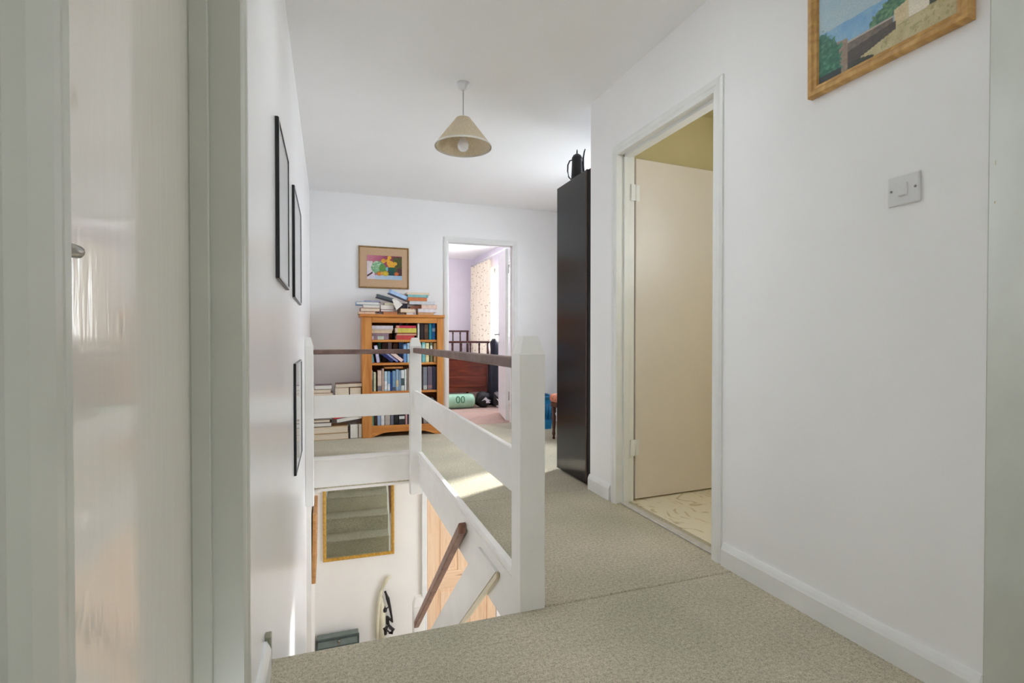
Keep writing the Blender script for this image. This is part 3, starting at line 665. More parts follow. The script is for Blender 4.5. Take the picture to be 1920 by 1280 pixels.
# ---------------------------------------------------------------- bookcase
bx0, bx1, by0, by1, BH = .302, 1.097, 5.15, 5.44, 1.20
bc = empty('pine_bookcase', ((bx0+bx1)/2, 5.3, 0), 'golden pine bookcase with five crowded shelves against the far wall', 'bookcase')
box('top_board', bx0-.018, bx1+.012, by0-.018, by1, 1.172, BH, PINEH, bc, .006, 2)
box('side_panel', bx0, bx0+.02, by0+.02, by1, 0, 1.172, PINE, bc); box('side_panel', bx1-.02, bx1, by0+.02, by1, 0, 1.172, PINE, bc)
box('stile', bx0, bx0+.092, by0, by0+.02, 0, 1.172, PINE, bc, .003); box('stile', bx1-.066, bx1, by0, by0+.02, 0, 1.172, PINE, bc, .003)
box('top_rail', bx0+.092, bx1-.066, by0, by0+.02, 1.118, 1.172, PINEH, bc, .003)
box('back_panel', bx0+.02, bx1-.02, by1-.008, by1, .02, 1.172, paint('dark pine back', (150, 92, 44), .6), bc)  # back board a darker brown than the shelves
SH = (.100, .445, .725, .952)
for z in SH[1:]: box('shelf', bx0+.02, bx1-.02, by0+.02, by1-.008, z-.024, z, PINEH, bc, .003)
box('shelf', bx0+.02, bx1-.02, by0+.02, by1-.008, SH[0]-.02, SH[0], PINEH, bc)
bm = bmesh.new(); n = 12; pts = [(bx0+.092, .115), (bx0+.092, .0)]
pts += [(bx0+.10+(.60-.0)*k/n, .005+.04*math.sin(min(1, min(k, n-k)/3)*PI/2)) for k in range(n+1)] + [(bx1-.066, .0), (bx1-.066, .105), ]
prism(bm, pts, 'y', by0+.001, by0+.02); link('plinth_rail', bm, PINEH, bc)

# ---------------------------------------------------------------- books
F_, C_ = 965., Vector((0, 0, .95)); f0 = Vector((math.sin(A)*math.cos(P), math.cos(A)*math.cos(P), -math.sin(P))); r0 = Vector((math.cos(A), -math.sin(A), 0)); u0 = r0.cross(f0)
V0 = 637+F_*math.tan(P)
def at(u, v, y):
    d = f0+r0*((u-960)/F_)-u0*((v-V0)/F_); return C_+d*(y/d.y)
def book_mat(c, k): 
    return paint('book cover %d %d %d' % tuple(c), c, .45, .07, 25, 0)
PG2 = paint('white book pages', (238, 234, 226), .85, .04, 12, .5, 60, .001, stretch=(40, 1, 1))
nb_ = 0
def book(label, c, T, H, D, M, group, band=None, pages=None):
    """local: spine on the -Y side at y=0, thickness along X, height along Z"""
    bm = bmesh.new(); t = min(.0035, T*.16)
    r = empty('book', (0, 0, 0), label, 'book', group); r['localframe'] = 1; r.matrix_world = M
    bx(bm, -T/2, -T/2+t, 0, D, 0, H, .0008); bx(bm, T/2-t, T/2, 0, D, 0, H, .0008); bx(bm, -T/2, T/2, 0, t, 0, H, min(.0025, T*.2))
    link('cover', bm, book_mat(c, 0), r)
    bm = bmesh.new(); bx(bm, -T/2+t, T/2-t, t, D-.004, .003, H-.003); link('pages', bm, pages or PAGES, r)
    for b in (band or []):
        bm = bmesh.new(); bx(bm, -T/2+.0008, T/2-.0008, -.0006, .001, H*b[0], H*b[1]); link('spine_band', bm, book_mat(b[2], 0), r)
    return r
def row(shelf, y, items, group):
    for it in items:
        label, c, ua, ub, vt = it[:5]; o = it[5] if len(it) > 5 else {}
        z = SH[shelf]+.0006; um = (ua+ub)/2
        xa, xb = at(ua, vt, y).x, at(ub, vt, y).x; T = (xb-xa)*.94; top = at(um, vt, y).z
        lean = math.radians(o.get('lean', 0)); H = o.get('H') or max(.1, (top-z)); D = o.get('D', .15)
        if lean: T = o.get('T', T)
        yy = y+o.get('dy', 0)
        if lean: # foot of the book sits at (ub if leaning left) on the shelf
            xf = at(o['foot'], vt, y).x
            M = Matrix.Translation((xf, yy, z+T/2*abs(math.sin(lean)))) @ Matrix.Rotation(lean, 4, 'Y')
        else: M = Matrix.Translation(((xa+xb)/2, yy, z))
        book(label, c, T, H, D, M, group, o.get('band'), o.get('pages'))
def flat(label, c, ua, ub, v0, v1, y, group, face='spine', roll=0, D=.15, z=None, T=None, yaw=0, band=None, pages=None):
    """a book lying down: u/v give its left, right, top, bottom edges at depth y"""
    a, b = at(ua, (v0+v1)/2, y), at(ub, (v0+v1)/2, y); L = b.x-a.x
    T = T or abs(at((ua+ub)/2, v0, y).z-at((ua+ub)/2, v1, y).z)*.97
    zb = z if z is not None else at((ua+ub)/2, v1, y).z+.0005
    M = Matrix.Translation(((a.x+b.x)/2, y, zb+T/2)) @ Matrix.Rotation(math.radians(yaw), 4, 'Z') @ Matrix.Rotation(math.radians(roll), 4, 'Y')
    if face == 'spine': M = M @ Matrix.Rotation(PI/2, 4, 'Y') @ Matrix.Translation((0, 0, -L/2))
    elif face == 'pages': M = M @ Matrix.Translation((0, D, 0)) @ Matrix.Rotation(PI, 4, 'Z') @ Matrix.Rotation(PI/2, 4, 'Y') @ Matrix.Translation((0, 0, -L/2))
    elif face == 'end': # short edge of the pages towards us, spine at the left
        M = M @ Matrix.Translation((-L/2, 0, 0)) @ Matrix.Rotation(PI/2, 4, 'Z') @ Matrix.Rotation(PI, 4, 'Z') @ Matrix.Rotation(PI/2, 4, 'Y') @ Matrix.Translation((0, 0, -D)) if False else M @ Matrix(((0, 1, 0, -L/2), (0, 0, 1, 0), (1, 0, 0, 0), (0, 0, 0, 1)))
        return book(label, c, T, D, L, M, group, band, pages)
    return book(label, c, T, L, D, M, group, band, pages)
YB = 5.18
g = 'books on the top shelf of the pine bookcase'
zt = SH[3]
def stackup(z, y, items, group):
    for it in items:
        label, c, ua, ub, th = it[:5]; o = dict(it[5]) if len(it) > 5 else {}
        flat(label, c, ua, ub, 620, 630, y, group, z=z+.0006, T=th, **o); z += th+.0008
    return z
stackup(zt, YB, [('speckled multi-coloured paperback at the foot of the left pile on the top shelf', (150, 128, 140), 691, 729, .034, {'band': [(.1, .25, (210, 196, 206)), (.45, .75, (190, 200, 190))]}),
                 ('mauve-grey book second from the bottom of the left pile on the top shelf', (146, 124, 134), 692, 729, .028),
                 ('cream book third from the bottom of the left pile on the top shelf', (224, 200, 172), 690, 735, .024),
                 ('thin tan book under the white one in the left pile on the top shelf', (206, 178, 156), 690, 737, .014, {'face': 'pages'}),
                 ('white book on top of the left pile on the top shelf', (220, 212, 222), 691, 737, .034)], g)
stackup(zt, YB+.004, [('red book at the foot of the middle pile on the top shelf', (200, 72, 72), 743, 777, .042),
                      ('peach book second from the bottom of the middle pile on the top shelf', (222, 170, 140), 744, 781, .014),
                      ('thin brown book under the yellow one on the top shelf', (146, 84, 60), 745, 781, .010),
                      ('yellow book in the middle pile on the top shelf', (218, 204, 96), 741, 781, .046, {'band': [(.0, .12, (226, 200, 180))]}),
                      ('crimson book on top of the middle pile on the top shelf', (206, 60, 88), 743, 780, .024, {'band': [(.0, .16, (226, 150, 130))]})], g)
row(3, YB, [('slim white book standing right of the middle pile on the top shelf', (226, 226, 224), 783, 786.5, 606, {'D': .12}),
            ('very dark brown book right of the white one on the top shelf', (44, 30, 34), 787.5, 795, 606),
            ('dark tan-brown book in the right group of the top shelf', (84, 58, 42), 795.5, 803.5, 607, {'band': [(.5, .7, (104, 78, 52))]}),
            ('slim teal book near the right end of the top shelf', (30, 138, 160), 804.5, 809.5, 606),
            ('bright blue book at the right end of the top shelf', (26, 96, 160), 810, 816.5, 606, {'band': [(.5, .7, (150, 170, 190))]})], g)
row(3, YB+.16, [('purple-grey book in the back row behind the middle pile', (120, 110, 140), 748, 755, 604.5, {'D': .07}),
                ('grey book in the back row behind the crimson one', (150, 150, 160), 761, 766, 604.5, {'D': .07}),
                ('dark green book in the back row between the two top-shelf piles', (40, 60, 52), 737, 742, 606, {'D': .07})], g)
g = 'books on the second shelf of the pine bookcase'
row(2, YB, [('light blue book leaning at the left end of the second shelf', (150, 196, 214), 694, 699, 646, {'lean': -9, 'foot': 699.5, 'H': .17, 'band': [(.05, .5, (110, 170, 180)), (.8, .97, (210, 230, 240))]}),
            ('lilac book leaning next to the light blue one on the second shelf', (196, 190, 226), 702, 708, 646, {'lean': -9, 'foot': 709.5, 'H': .17, 'band': [(.75, .95, (230, 226, 238))]}),
            ('navy book leaning steeply under another on the second shelf', (34, 44, 104), 712, 727, 660, {'lean': -52, 'foot': 736.8, 'H': .16, 'T': .03}),
            ('violet-blue book leaning on the navy one on the second shelf', (120, 130, 196), 718, 727, 660, {'lean': -52, 'foot': 746, 'H': .17, 'T': .018, 'band': [(.1, .8, (150, 156, 206))]}),
            ('pink-edged book leaning highest of the tilted three on the second shelf', (206, 120, 124), 728, 738, 660, {'lean': -52, 'foot': 755, 'H': .15, 'T': .034, 'band': [(.02, .98, (232, 206, 200))]}),
            ('mid blue book upright beside the far newel on the second shelf', (108, 150, 206), 756.5, 762.5, 645, {'band': [(.55, .9, (150, 190, 226))]}),
            ('pale blue book half hidden by the far newel on the second shelf', (166, 206, 232), 763.5, 769.5, 643),
            ('turquoise book just right of the far newel on the second shelf', (116, 190, 196), 791.5, 797.5, 641.5, {'band': [(.5, .9, (180, 226, 226))]}),
            ('cream-yellow book in the right group of the second shelf', (232, 224, 172), 798, 804.5, 643, {'band': [(.3, .5, (220, 206, 140))]}),
            ('olive and white spined book near the right end of the second shelf', (120, 124, 84), 806.5, 811, 642, {'band': [(.55, .85, (210, 212, 206))]}),
            ('tan wooden-coloured book at the right end of the second shelf', (206, 166, 116), 813, 818.5, 643)], g)
row(2, YB+.17, [('green book in the back row of the second shelf', (70, 140, 104), 708, 714.5, 642, {'D': .06}), ('dark brown book in the back row of the second shelf', (92, 58, 42), 716, 726, 643, {'D': .06}),
                ('pinkish grey book in the back row of the second shelf', (186, 166, 166), 727, 734.5, 641.5, {'D': .06}), ('rust brown book in the back row of the second shelf', (112, 70, 40), 737, 746, 644, {'D': .06}),
                ('steel blue book in the back row of the second shelf', (90, 140, 196), 747.5, 758, 641.5, {'D': .06})], g)
g = 'books on the third shelf of the pine bookcase'
row(1, YB, [('white and slate spined book at the left end of the third shelf', (208, 208, 204), 693.5, 699, 694, {'band': [(.02, .55, (92, 98, 112))]}),
            ('slim cream-green book second on the third shelf', (206, 206, 172), 700.5, 704.8, 697.5),
            ('cream book with dark foot on the third shelf', (222, 200, 184), 708, 715.5, 694, {'band': [(.03, .26, (120, 116, 124))]}),
            ('tall beige book left of the pale blue ones on the third shelf', (198, 170, 154), 716, 720, 691),
            ('pale blue and white paperback on the third shelf', (186, 208, 220), 720.5, 726.2, 696, {'band': [(.1, .5, (232, 232, 234))]}),
            ('sky blue book with white lower spine on the third shelf', (140, 180, 206), 726.5, 731.5, 696, {'band': [(.03, .36, (234, 236, 240))]}),
            ('royal blue book in the middle of the third shelf', (34, 76, 150), 732, 735.3, 698),
            ('medium blue-grey book in the middle of the third shelf', (120, 158, 190), 735.7, 742, 695, {'band': [(.02, .2, (86, 90, 110))]}),
            ('grey-blue book with tan patch on the third shelf', (150, 176, 200), 742.4, 747.6, 692.5, {'band': [(.2, .5, (216, 200, 164))]}),
            ('slate blue slim book on the third shelf', (136, 160, 188), 748, 751.6, 694),
            ('white book with dark green panel on the third shelf', (214, 222, 220), 752, 758.4, 693.5, {'band': [(.25, .6, (70, 88, 90))]}),
            ('white slim book right of the dark panel book on the third shelf', (226, 228, 226), 758.8, 762, 692.5),
            ('brown-grey book beside the far newel on the third shelf', (140, 124, 114), 762.4, 766.6, 690.5),
            ('silver-grey hardback right of the far newel on the third shelf', (128, 130, 142), 793.5, 801, 687.5, {'band': [(.03, .2, (190, 194, 190))]}),
            ('plum-grey hardback second from the right on the third shelf', (104, 94, 108), 801.6, 810.6, 687, {'band': [(.08, .2, (150, 110, 116))]}),
            ('dark navy hardback at the right end of the third shelf', (50, 52, 80), 811.2, 818.8, 687)], g)
flat('tan book lying across the tops of the third-shelf books', (186, 128, 74), 719, 754, 0, 0, YB+.012, g, z=.6655, T=.019)
g = 'books on the bottom shelf of the pine bookcase'
lab = [('dull green book at the left end of the bottom shelf', (120, 160, 136), 696, 701), ('dark chocolate book second on the bottom shelf', (52, 34, 34), 701.6, 707), ('powder blue book on the bottom shelf', (156, 178, 210), 707.6, 713.6),
       ('white book between blue and beige on the bottom shelf', (230, 230, 234), 714.2, 720.8), ('beige-grey wide book on the bottom shelf', (186, 178, 170), 721.4, 731.4), ('slate and pink spined book on the bottom shelf', (112, 112, 128), 732, 738),
       ('plain black book on the bottom shelf', (30, 30, 34), 738.6, 747.2), ('black book with white spot on its spine on the bottom shelf', (38, 38, 46), 748, 759), ('dusty pink book near the far newel on the bottom shelf', (196, 150, 152), 760, 763.6), ('dark purple book beside the far newel on the bottom shelf', (46, 34, 54), 764.2, 768),
       ('grey-brown book right of the far newel on the bottom shelf', (146, 138, 132), 794, 801), ('white-topped grey book on the right of the bottom shelf', (168, 170, 168), 802, 807.5), ('cream-patched green book on the right of the bottom shelf', (104, 112, 96), 808.5, 813), ('dark grey book at the right end of the bottom shelf', (70, 76, 80), 813.6, 818)]
row(0, YB, [(l, c, a, b, 745+(i % 3)*4, {'band': ([(.25, .36, (220, 220, 220))] if 'spot' in l else [(.55, .75, (222, 210, 160))] if 'patched' in l else None)}) for i, (l, c, a, b) in enumerate(lab)], g)

# messy pile on the bookcase
g = 'books piled on top of the pine bookcase'; ZT = BH; Y2 = 5.19
z = stackup(ZT, Y2, [('thin pale peach book at the bottom left of the pile on the bookcase', (228, 196, 172), 672, 704, .024, {'D': .2}),
                     ('maroon book with tan page edges on the left of the bookcase pile', (142, 62, 70), 676, 713, .036, {'face': 'end', 'D': .18}),
                     ('cream thick book in the left stack on the bookcase', (226, 216, 200), 681, 713, .028, {'face': 'pages', 'pages': PG2}),
                     ('blue-spined book sticking out left on the bookcase pile', (120, 164, 206), 668, 712, .030, {'face': 'end', 'D': .17, 'pages': PG2}),
                     ('thin lavender book tilted on the left stack of the bookcase pile', (176, 172, 200), 683, 713, .012, {'D': .17, 'yaw': -6})], g)
zz = stackup(ZT, Y2+.008, [('orange-tan book at the bottom centre of the bookcase pile', (198, 132, 88), 719, 745, .026),
                     ('plum-covered book with white page edges in the centre of the bookcase pile', (134, 96, 118), 714, 738, .022, {'face': 'pages', 'pages': PG2}),
                     ('fat white-paged paperback in the centre of the bookcase pile', (210, 196, 196), 713.5, 738, .044, {'face': 'pages', 'pages': PG2}),
                     ('small pale green-cream book on the centre stack of the bookcase pile', (224, 222, 190), 721, 738, .018)], g)
flat('dark grey book slanting down to the right on the bookcase pile', (84, 94, 104), 704, 744, 0, 0, Y2+.01, g, z=1.345, T=.03, roll=15, D=.16)
flat('light blue book slanting down to the right, topmost of the bookcase pile', (150, 180, 226), 727, 764, 0, 0, Y2+.004, g, z=1.38, T=.036, roll=22, D=.16, band=[(.1, .9, (176, 204, 240))])
flat('pink book lying behind the light blue one on the bookcase pile', (222, 190, 186), 731, 763, 0, 0, Y2+.14, g, z=1.40, T=.026, roll=12, D=.1)
stackup(ZT, Y2+.012, [('small white book at the bottom right of centre of the bookcase pile', (232, 226, 228), 762, 775, .022, {'D': .14}),
                     ('tan paperback lying askew right of centre on the bookcase pile', (204, 166, 128), 751, 779, .040, {'face': 'pages', 'D': .15, 'yaw': 7}),
                     ('black book at the middle of the bookcase pile', (26, 28, 46), 742, 764, .05, {'D': .15}),], g)
zr = stackup(ZT, Y2+.002, [('tan book at the bottom right of the bookcase pile', (206, 164, 124), 784, 813, .026),
                     ('white book second from the bottom on the right of the bookcase pile', (226, 222, 228), 784, 819, .036),
                     ('peach and pink spined book on the right of the bookcase pile', (226, 178, 158), 790, 819, .040, {'band': [(.05, .95, (232, 206, 192))]})], g)
flat('brown book wedged in the right of the bookcase pile', (132, 82, 58), 767, 789, 0, 0, Y2+.02, g, z=1.262, T=.034, roll=-8, D=.14)
z3 = stackup(zr, Y2, [('pale grey book with curling cover on the right of the bookcase pile', (206, 208, 212), 768, 815, .034, {'D': .18}),
                     ('orange-spined book near the top right of the bookcase pile', (214, 126, 78), 765, 801, .036, {'D': .16, 'yaw': 4}),
                     ('teal book near the top right of the bookcase pile', (112, 176, 180), 765, 803, .026, {'D': .15, 'band': [(.0, .9, (140, 196, 196))]}),
                     ('cream book on the very top right of the bookcase pile', (230, 214, 190), 763, 806, .022, {'face': 'pages', 'D': .18})], g)
# loose sheet of paper hanging over the pile
bm = bmesh.new(); pts = [at(735, 561, 5.175), at(742, 559, 5.172), at(755, 571, 5.17), at(743, 582, 5.168)]
vs = [bm.verts.new(p) for p in pts]; vb = [bm.verts.new(p+Vector((0, .0012, 0))) for p in pts]
bm.faces.new(vs); bm.faces.new(vb[::-1]); [bm.faces.new((vs[i], vb[i], vb[(i+1) % 4], vs[(i+1) % 4])) for i in range(4)]
tag(link('paper_sheet', bm, PG2), 'loose white sheet of paper poking out of the bookcase pile', 'paper')

# books piled on the floor left of the bookcase
g = 'books stacked on the floor left of the bookcase'; Y3 = 5.17
TAN, TAN2 = (206, 172, 132), (190, 150, 106)
z1 = stackup(0, Y3, [('large tan volume lying at the very bottom of the floor stack', TAN2, 588-6, 653, .062, {'face': 'pages', 'D': .2}),
                     ('large pale tan volume second from the floor in the left stack', TAN, 588-6, 652, .064, {'face': 'pages', 'D': .2})], g)
z2 = stackup(z1, Y3, [('black-covered book with white pages low in the left floor stack', (48, 44, 48), 585, 621, .040, {'face': 'pages', 'pages': PG2}),
                     ('brown-covered thin book above the black one in the left floor stack', (122, 96, 84), 585, 618, .028, {'face': 'pages'}),
                     ('big grey book hidden behind the white rail in the left floor stack', (150, 140, 132), 584, 622, .115, {}),
                     ('big brown book hidden behind the white rail in the left floor stack', (120, 92, 74), 584, 622, .105, {}),
                     ('pinkish-brown book just above the white rail on the left', (170, 116, 104), 584, 624, .030, {'face': 'pages', 'D': .17}),
                     ('cream book second from the top of the left floor stack', (220, 208, 184), 584, 620, .030, {'face': 'pages'}),
                     ('mauve-covered white book on top of the left floor stack', (120, 96, 108), 590, 622, .042, {'face': 'pages', 'pages': PG2})], g)
for i, (l, c, a, b) in enumerate((('white paperback standing slumped on the floor by the bookcase', (214, 212, 208), 657, 671), ('cream paperback standing slumped against the bookcase side', (206, 188, 156), 672, 678.5))):
    xa, xb = at(a, 800, Y3).x, at(b, 800, Y3).x
    book(l, c, xb-xa, .135, .13, Matrix.Translation(((xa+xb)/2, Y3+.13, .0015)) @ Matrix.Rotation(PI, 4, 'Z'), g, None, PG2)
flat('white book slanting upwards above the upright paperbacks by the bookcase', (216, 220, 224), 628, 676, 0, 0, Y3, g, z=.176, T=.034, roll=-8, D=.16, face='pages', pages=PG2)
flat('bright red book slanting on the white one beside the bookcase', (206, 48, 62), 622, 675.5, 0, 0, Y3+.004, g, z=.212, T=.016, roll=-8, D=.16)
flat('cream book resting beside the red one under the white rail', (226, 212, 186), 622, 655, 0, 0, Y3+.008, g, z=.232, T=.024, roll=-6, face='pages')
z4 = stackup(.272, Y3+.01, [('thick beige book hidden behind the white rail beside the bookcase', (196, 172, 140), 624.5, 675, .075, {'face': 'pages'}),
                    ('thick brown book hidden behind the white rail beside the bookcase', (140, 104, 74), 624.5, 675, .062, {'face': 'pages'})], g)
flat('cream block-like book left of the two by the bookcase, above the white rail', (214, 186, 152), 625, 651.5, 0, 0, Y3, g, z=z4+.0006, T=.082, face='pages')
flat('tan block-like book touching the bookcase side, above the white rail', (206, 170, 124), 653, 674.5, 0, 0, Y3, g, z=z4+.0006, T=.080, face='pages')
flat('cream book with dark cover topping the stack beside the bookcase', (110, 66, 60), 626, 676.5, 0, 0, Y3, g, z=z4+.084, T=.038, face='pages', D=.17, roll=-1)

# ---------------------------------------------------------------- hall below: mirror, picture, ornament, case
mr = hang('wall_mirror', Matrix.Translation((-.062, YF-.001, -1.285)) @ Matrix.Rotation(math.radians(-1.7), 4, 'Z'), 'gold framed mirror on the hall wall below, reflecting the carpeted stairs', 'mirror')
bm = bmesh.new(); frame_mesh(bm, .70, .93, .034, .026, .008); link('frame', bm, GOLDF, mr)
bm = bmesh.new(); bx(bm, .03, .67, -.0115, -.004, .03, .90); link('mirror_glass', bm, MIRR, mr)
# picture seen edge-on on the stair wall
pb = hang('pine_framed_picture', Matrix.Translation((XL+.036, 4.5, -1.05)) @ Rl @ Matrix.Rotation(math.radians(1.0), 4, 'X'), 'pine framed picture seen edge-on, low on the left wall beside the mirror', 'picture')
bm = bmesh.new(); frame_mesh(bm, .55, .57, .03, .03); link('frame', bm, wood('light pine frame', (176, 120, 66), (214, 164, 104), (2, 2, 6), .45, 4), pb)
bm = bmesh.new(); bx(bm, .02, .53, -.014, -.004, .02, .55); link('print', bm, paint('muted print', (170, 160, 140), .5, .2, 12, 0), pb)
# iron and cream ornament
om = empty('wall_ornament', (.54, YF, -2.15), 'cream curved horn-shaped wall ornament with black iron scrolls, below the mirror', 'ornament')
IRON = paint('black iron', (34, 28, 30), .4, .1, 20, 0); CRM = paint('cream ceramic', (226, 220, 196), .3, .03, 10, 0)
def wp(u, v, off=.03): p = at(u, v, YF-off); return p
bm = bmesh.new(); tube(bm, [wp(733, 1080), wp(727, 1083), wp(721, 1094), wp(715, 1108), wp(711.5, 1128), wp(709, 1150), wp(707.5, 1180), wp(707.5, 1196)], [.012, .018, .02, .021, .022, .022, .02, .02], 12); link('horn', bm, CRM, om)
bm = bmesh.new(); tube(bm, [wp(714, 1118, .016), wp(716, 1140, .016), wp(717, 1165, .016), wp(716, 1196, .016)], [.03, .045, .05, .05], 12, flat=.8); link('backplate', bm, CRM, om)
bm = bmesh.new(); tube(bm, [wp(722, 1108, .04), wp(727, 1122, .05), wp(731, 1138, .055), wp(734, 1154, .055), wp(736, 1166, .05)], [.012, .02, .014, .011, .008], 10)
tube(bm, [wp(736, 1166, .05), wp(731, 1160, .05), wp(727, 1156, .045), wp(727, 1168, .045), wp(732, 1176, .05), wp(737, 1180, .05), wp(735, 1186, .05), wp(729, 1186, .05)], [.008, .012, .02, .018, .018, .02, .018, .01], 10)
link('scroll', bm, IRON, om)
bm = bmesh.new(); lathe(bm, [(0, -.022), (.018, -.02), (.022, 0), (.018, .016), (.006, .022), (.003, .04), (0, .041)], 14, c=wp(722, 1143, .05)); tube(bm, [wp(722, 1143, .05), wp(730, 1136, .05)], .006, 6); link('finial', bm, IRON, om)
bm = bmesh.new(); lathe(bm, [(0, -.05), (.016, -.045), (.02, 0), (.03, .028), (.032, .034), (0, .036)], 14, c=wp(722.5, 1181, .05)); tube(bm, [wp(716, 1176, .05), wp(722, 1178, .05), wp(729, 1184, .05)], .008, 6); link('cup', bm, IRON, om)
# grey-green case standing in the hall
gc = empty('upright_case', (.08, 5.40, FL), 'grey-green hard case with a silver catch standing on the hall floor', 'case')
GG = paint('grey green vinyl', (112, 124, 120), .5, .06, 20, .2, 90, .001); GGD = paint('dark green edging', (72, 84, 82), .45, .06, 20, 0)
box('case_body', -.12, .272, 5.345, 5.455, FL+.001, -1.995, GG, gc, .008, 2)
bm = bmesh.new(); bx(bm, -.124, .276, 5.335, 5.352, -2.012, -1.985, .004); bx(bm, -.124, .276, 5.335, 5.352, -2.092, -2.078, .004); bx(bm, -.124, -.112, 5.335, 5.352, -2.55, -1.99, .004); bx(bm, .264, .276, 5.335, 5.352, -2.55, -1.99, .004); link('edging', bm, GGD, gc)
bm = bmesh.new(); lathe(bm, [(0, 0), (.014, 0), (.014, .008), (.008, .012), (0, .012)], 14, M=Matrix.Translation((.083, 5.345, -2.03)) @ Matrix.Rotation(PI/2, 4, 'X')); bx(bm, .075, .091, 5.337, 5.345, -2.075, -2.04, .002); link('catch', bm, STEEL, gc)

# ---------------------------------------------------------------- bedroom
bd = hang('wooden_bed', Matrix.Translation((2.20, 7.16, 0)) @ Matrix.Rotation(math.radians(-5), 4, 'Z'), 'mahogany bed with spindled head and foot boards in the lilac bedroom', 'bed')
BW = .95; BL = 1.78
def bl(name, m, f, smooth=False):
    bm = bmesh.new(); f(bm); return link(name, bm, m, bd, smooth)
for y, H, nm in ((0, .935, 'footboard'), (BL, 1.12, 'headboard')):
    fb = bl(nm, MAHOG, lambda bm: (bx(bm, -BW+.03, -.03, y-.012, y+.012, .20, .665, .004), bx(bm, -BW+.03, -.03, y-.02, y+.02, .655, .69, .006), bx(bm, -BW+.05, -.05, y-.018, y-.01, .27, .42, .004)))
    bl('top_rail', MAHOGD, lambda bm: bx(bm, -BW-.005, .005, y-.02, y+.02, H-.032, H, .01, seg=2))
    for s in (-BW+.02, -.02): bl('bed_post', MAHOGD, lambda bm: lathe(bm, [(.022, 0), (.026, .1), (.024, .6), (.02, H-.03)], 14, c=(s, y, 0)))
    for k in range(1, 7): bl('spindle', MAHOGD, lambda bm: lathe(bm, [(.012, .688), (.016, .74), (.011, .78), (.014, (H+.7)/2), (.011, H-.08), (.016, H-.05), (.012, H-.03)], 10, c=(-BW+.02+k*(BW-.04)/7, y, 0)))
for s in (-BW+.02, -.02): bl('side_rail', MAHOG, lambda bm: bx(bm, s-.012, s+.012, .02, BL-.02, .24, .40, .004))
WHT = paint('white bedding', (240, 240, 242), .9, .01, 6, .3, 14, .02)
bl('mattress', WHT, lambda bm: bx(bm, -BW+.035, -.035, .03, BL-.03, .38, .58, .04, seg=3))
def sheet(bm):
    nx, ny = 14, 24; g_ = [[bm.verts.new((-BW+.035+(BW-.07)*i/nx, .03+(BL-.5)*j/ny, .585+.05*nz(i*.5, j*.4)+.05*math.exp(-((j-3)/4)**2)*nz(i*.7+5, 3))) for i in range(nx+1)] for j in range(ny+1)]
    for j in range(ny):
        for i in range(nx): bm.faces.new((g_[j][i], g_[j][i+1], g_[j+1][i+1], g_[j+1][i])).smooth = True
bl('duvet', WHT, sheet)
bl('pillow', WHT, lambda bm: bx(bm, -BW+.14, -.14, BL-.44, BL-.06, .582, .70, .055, seg=4))
# dark jacket over the corner of the footboard
jk = bmesh.new(); nx, nzv = 26, 20
def jp(i, j):
    s = i/nx; t = j/nzv; a = 2*PI*s; w = .085+.015*math.sin(t*5); d = .06+.012*math.sin(t*4+1)
    fold = .010*math.sin(a*5+t*4)+.007*math.sin(a*9-t*7)
    topr = .55 if j == nzv else 1
    return (2.265+(w+fold)*math.cos(a)*topr-.01*t, 7.055+(d+fold)*math.sin(a)*topr, .012+.955*t-.05*max(0, math.cos(a))*t)
rings = [[jk.verts.new(jp(i, j)) for i in range(nx)] for j in range(nzv+1)]
for a, b in zip(rings, rings[1:]):
    for i in range(nx): jk.faces.new((a[i], a[(i+1) % nx], b[(i+1) % nx], b[i])).smooth = True
jk.faces.new(rings[-1]); jk.faces.new(rings[0][::-1])
tag(link('dark_coat', jk, paint('navy cloth', (26, 27, 40), .8, .15, 14, .3, 60, .003)), 'long navy-black coat hanging at the right corner of the bed foot', 'coat')
# curtain, pole
cu = bmesh.new(); ys = [9.12-(1.12)*k/72 for k in range(73)]; T0, T1 = .60, 2.27
def cxp(y, t): return 2.475+.04*math.sin((y-8)*2*PI/.187)*(.6+.4*(1-t))+.012*math.sin(y*31)
for sgn in (0, .004):
    gv = [[cu.verts.new((cxp(y, t/12)+sgn, y, T0+(T1-T0)*t/12)) for y in ys] for t in range(13)]
    for t in range(12):
        for k in range(72): cu.faces.new((gv[t][k], gv[t][k+1], gv[t+1][k+1], gv[t+1][k])).smooth = True
m, nt, b = new_mat('cream sprigged curtain'); v = coords(nt); vo = tex(nt, 'ShaderNodeTexVoronoi', Scale=19.0); nt.links.new(v, vo.inputs['Vector'])
vr = ramp(nt, vo.outputs['Distance'], [(.13, (1, 1, 1, 1)), (.26, (0, 0, 0, 1))]); mx = nt.nodes.new('ShaderNodeMix'); mx.data_type = 'RGBA'
nt.links.new(vr, mx.inputs['Factor']); mx.inputs[6].default_value = lin((240, 230, 208)); mx.inputs[7].default_value = lin((172, 150, 128)); nt.links.new(mx.outputs[2], b.inputs['Base Color']); b.inputs['Roughness'].default_value = .9
tag(link('curtain', cu, m), 'cream sprig-patterned curtain drawn to the far side of the bedroom window', 'curtain')
cr = empty('curtain_pole', (2.44, 7.4, 2.30), 'slim white curtain pole above the bedroom window', 'curtain pole')
bm = bmesh.new(); tube(bm, [(2.475, 5.95, 2.305), (2.475, 9.18, 2.305)], .011, 10); link('pole', bm, TRIMP, cr)
for y in (6.1, 7.55, 9.1):
    bm = bmesh.new(); tube(bm, [(XE-.014, y, 2.33), (2.49, y, 2.33), (2.475, y, 2.318)], .006, 8); link('bracket', bm, TRIMP, cr)
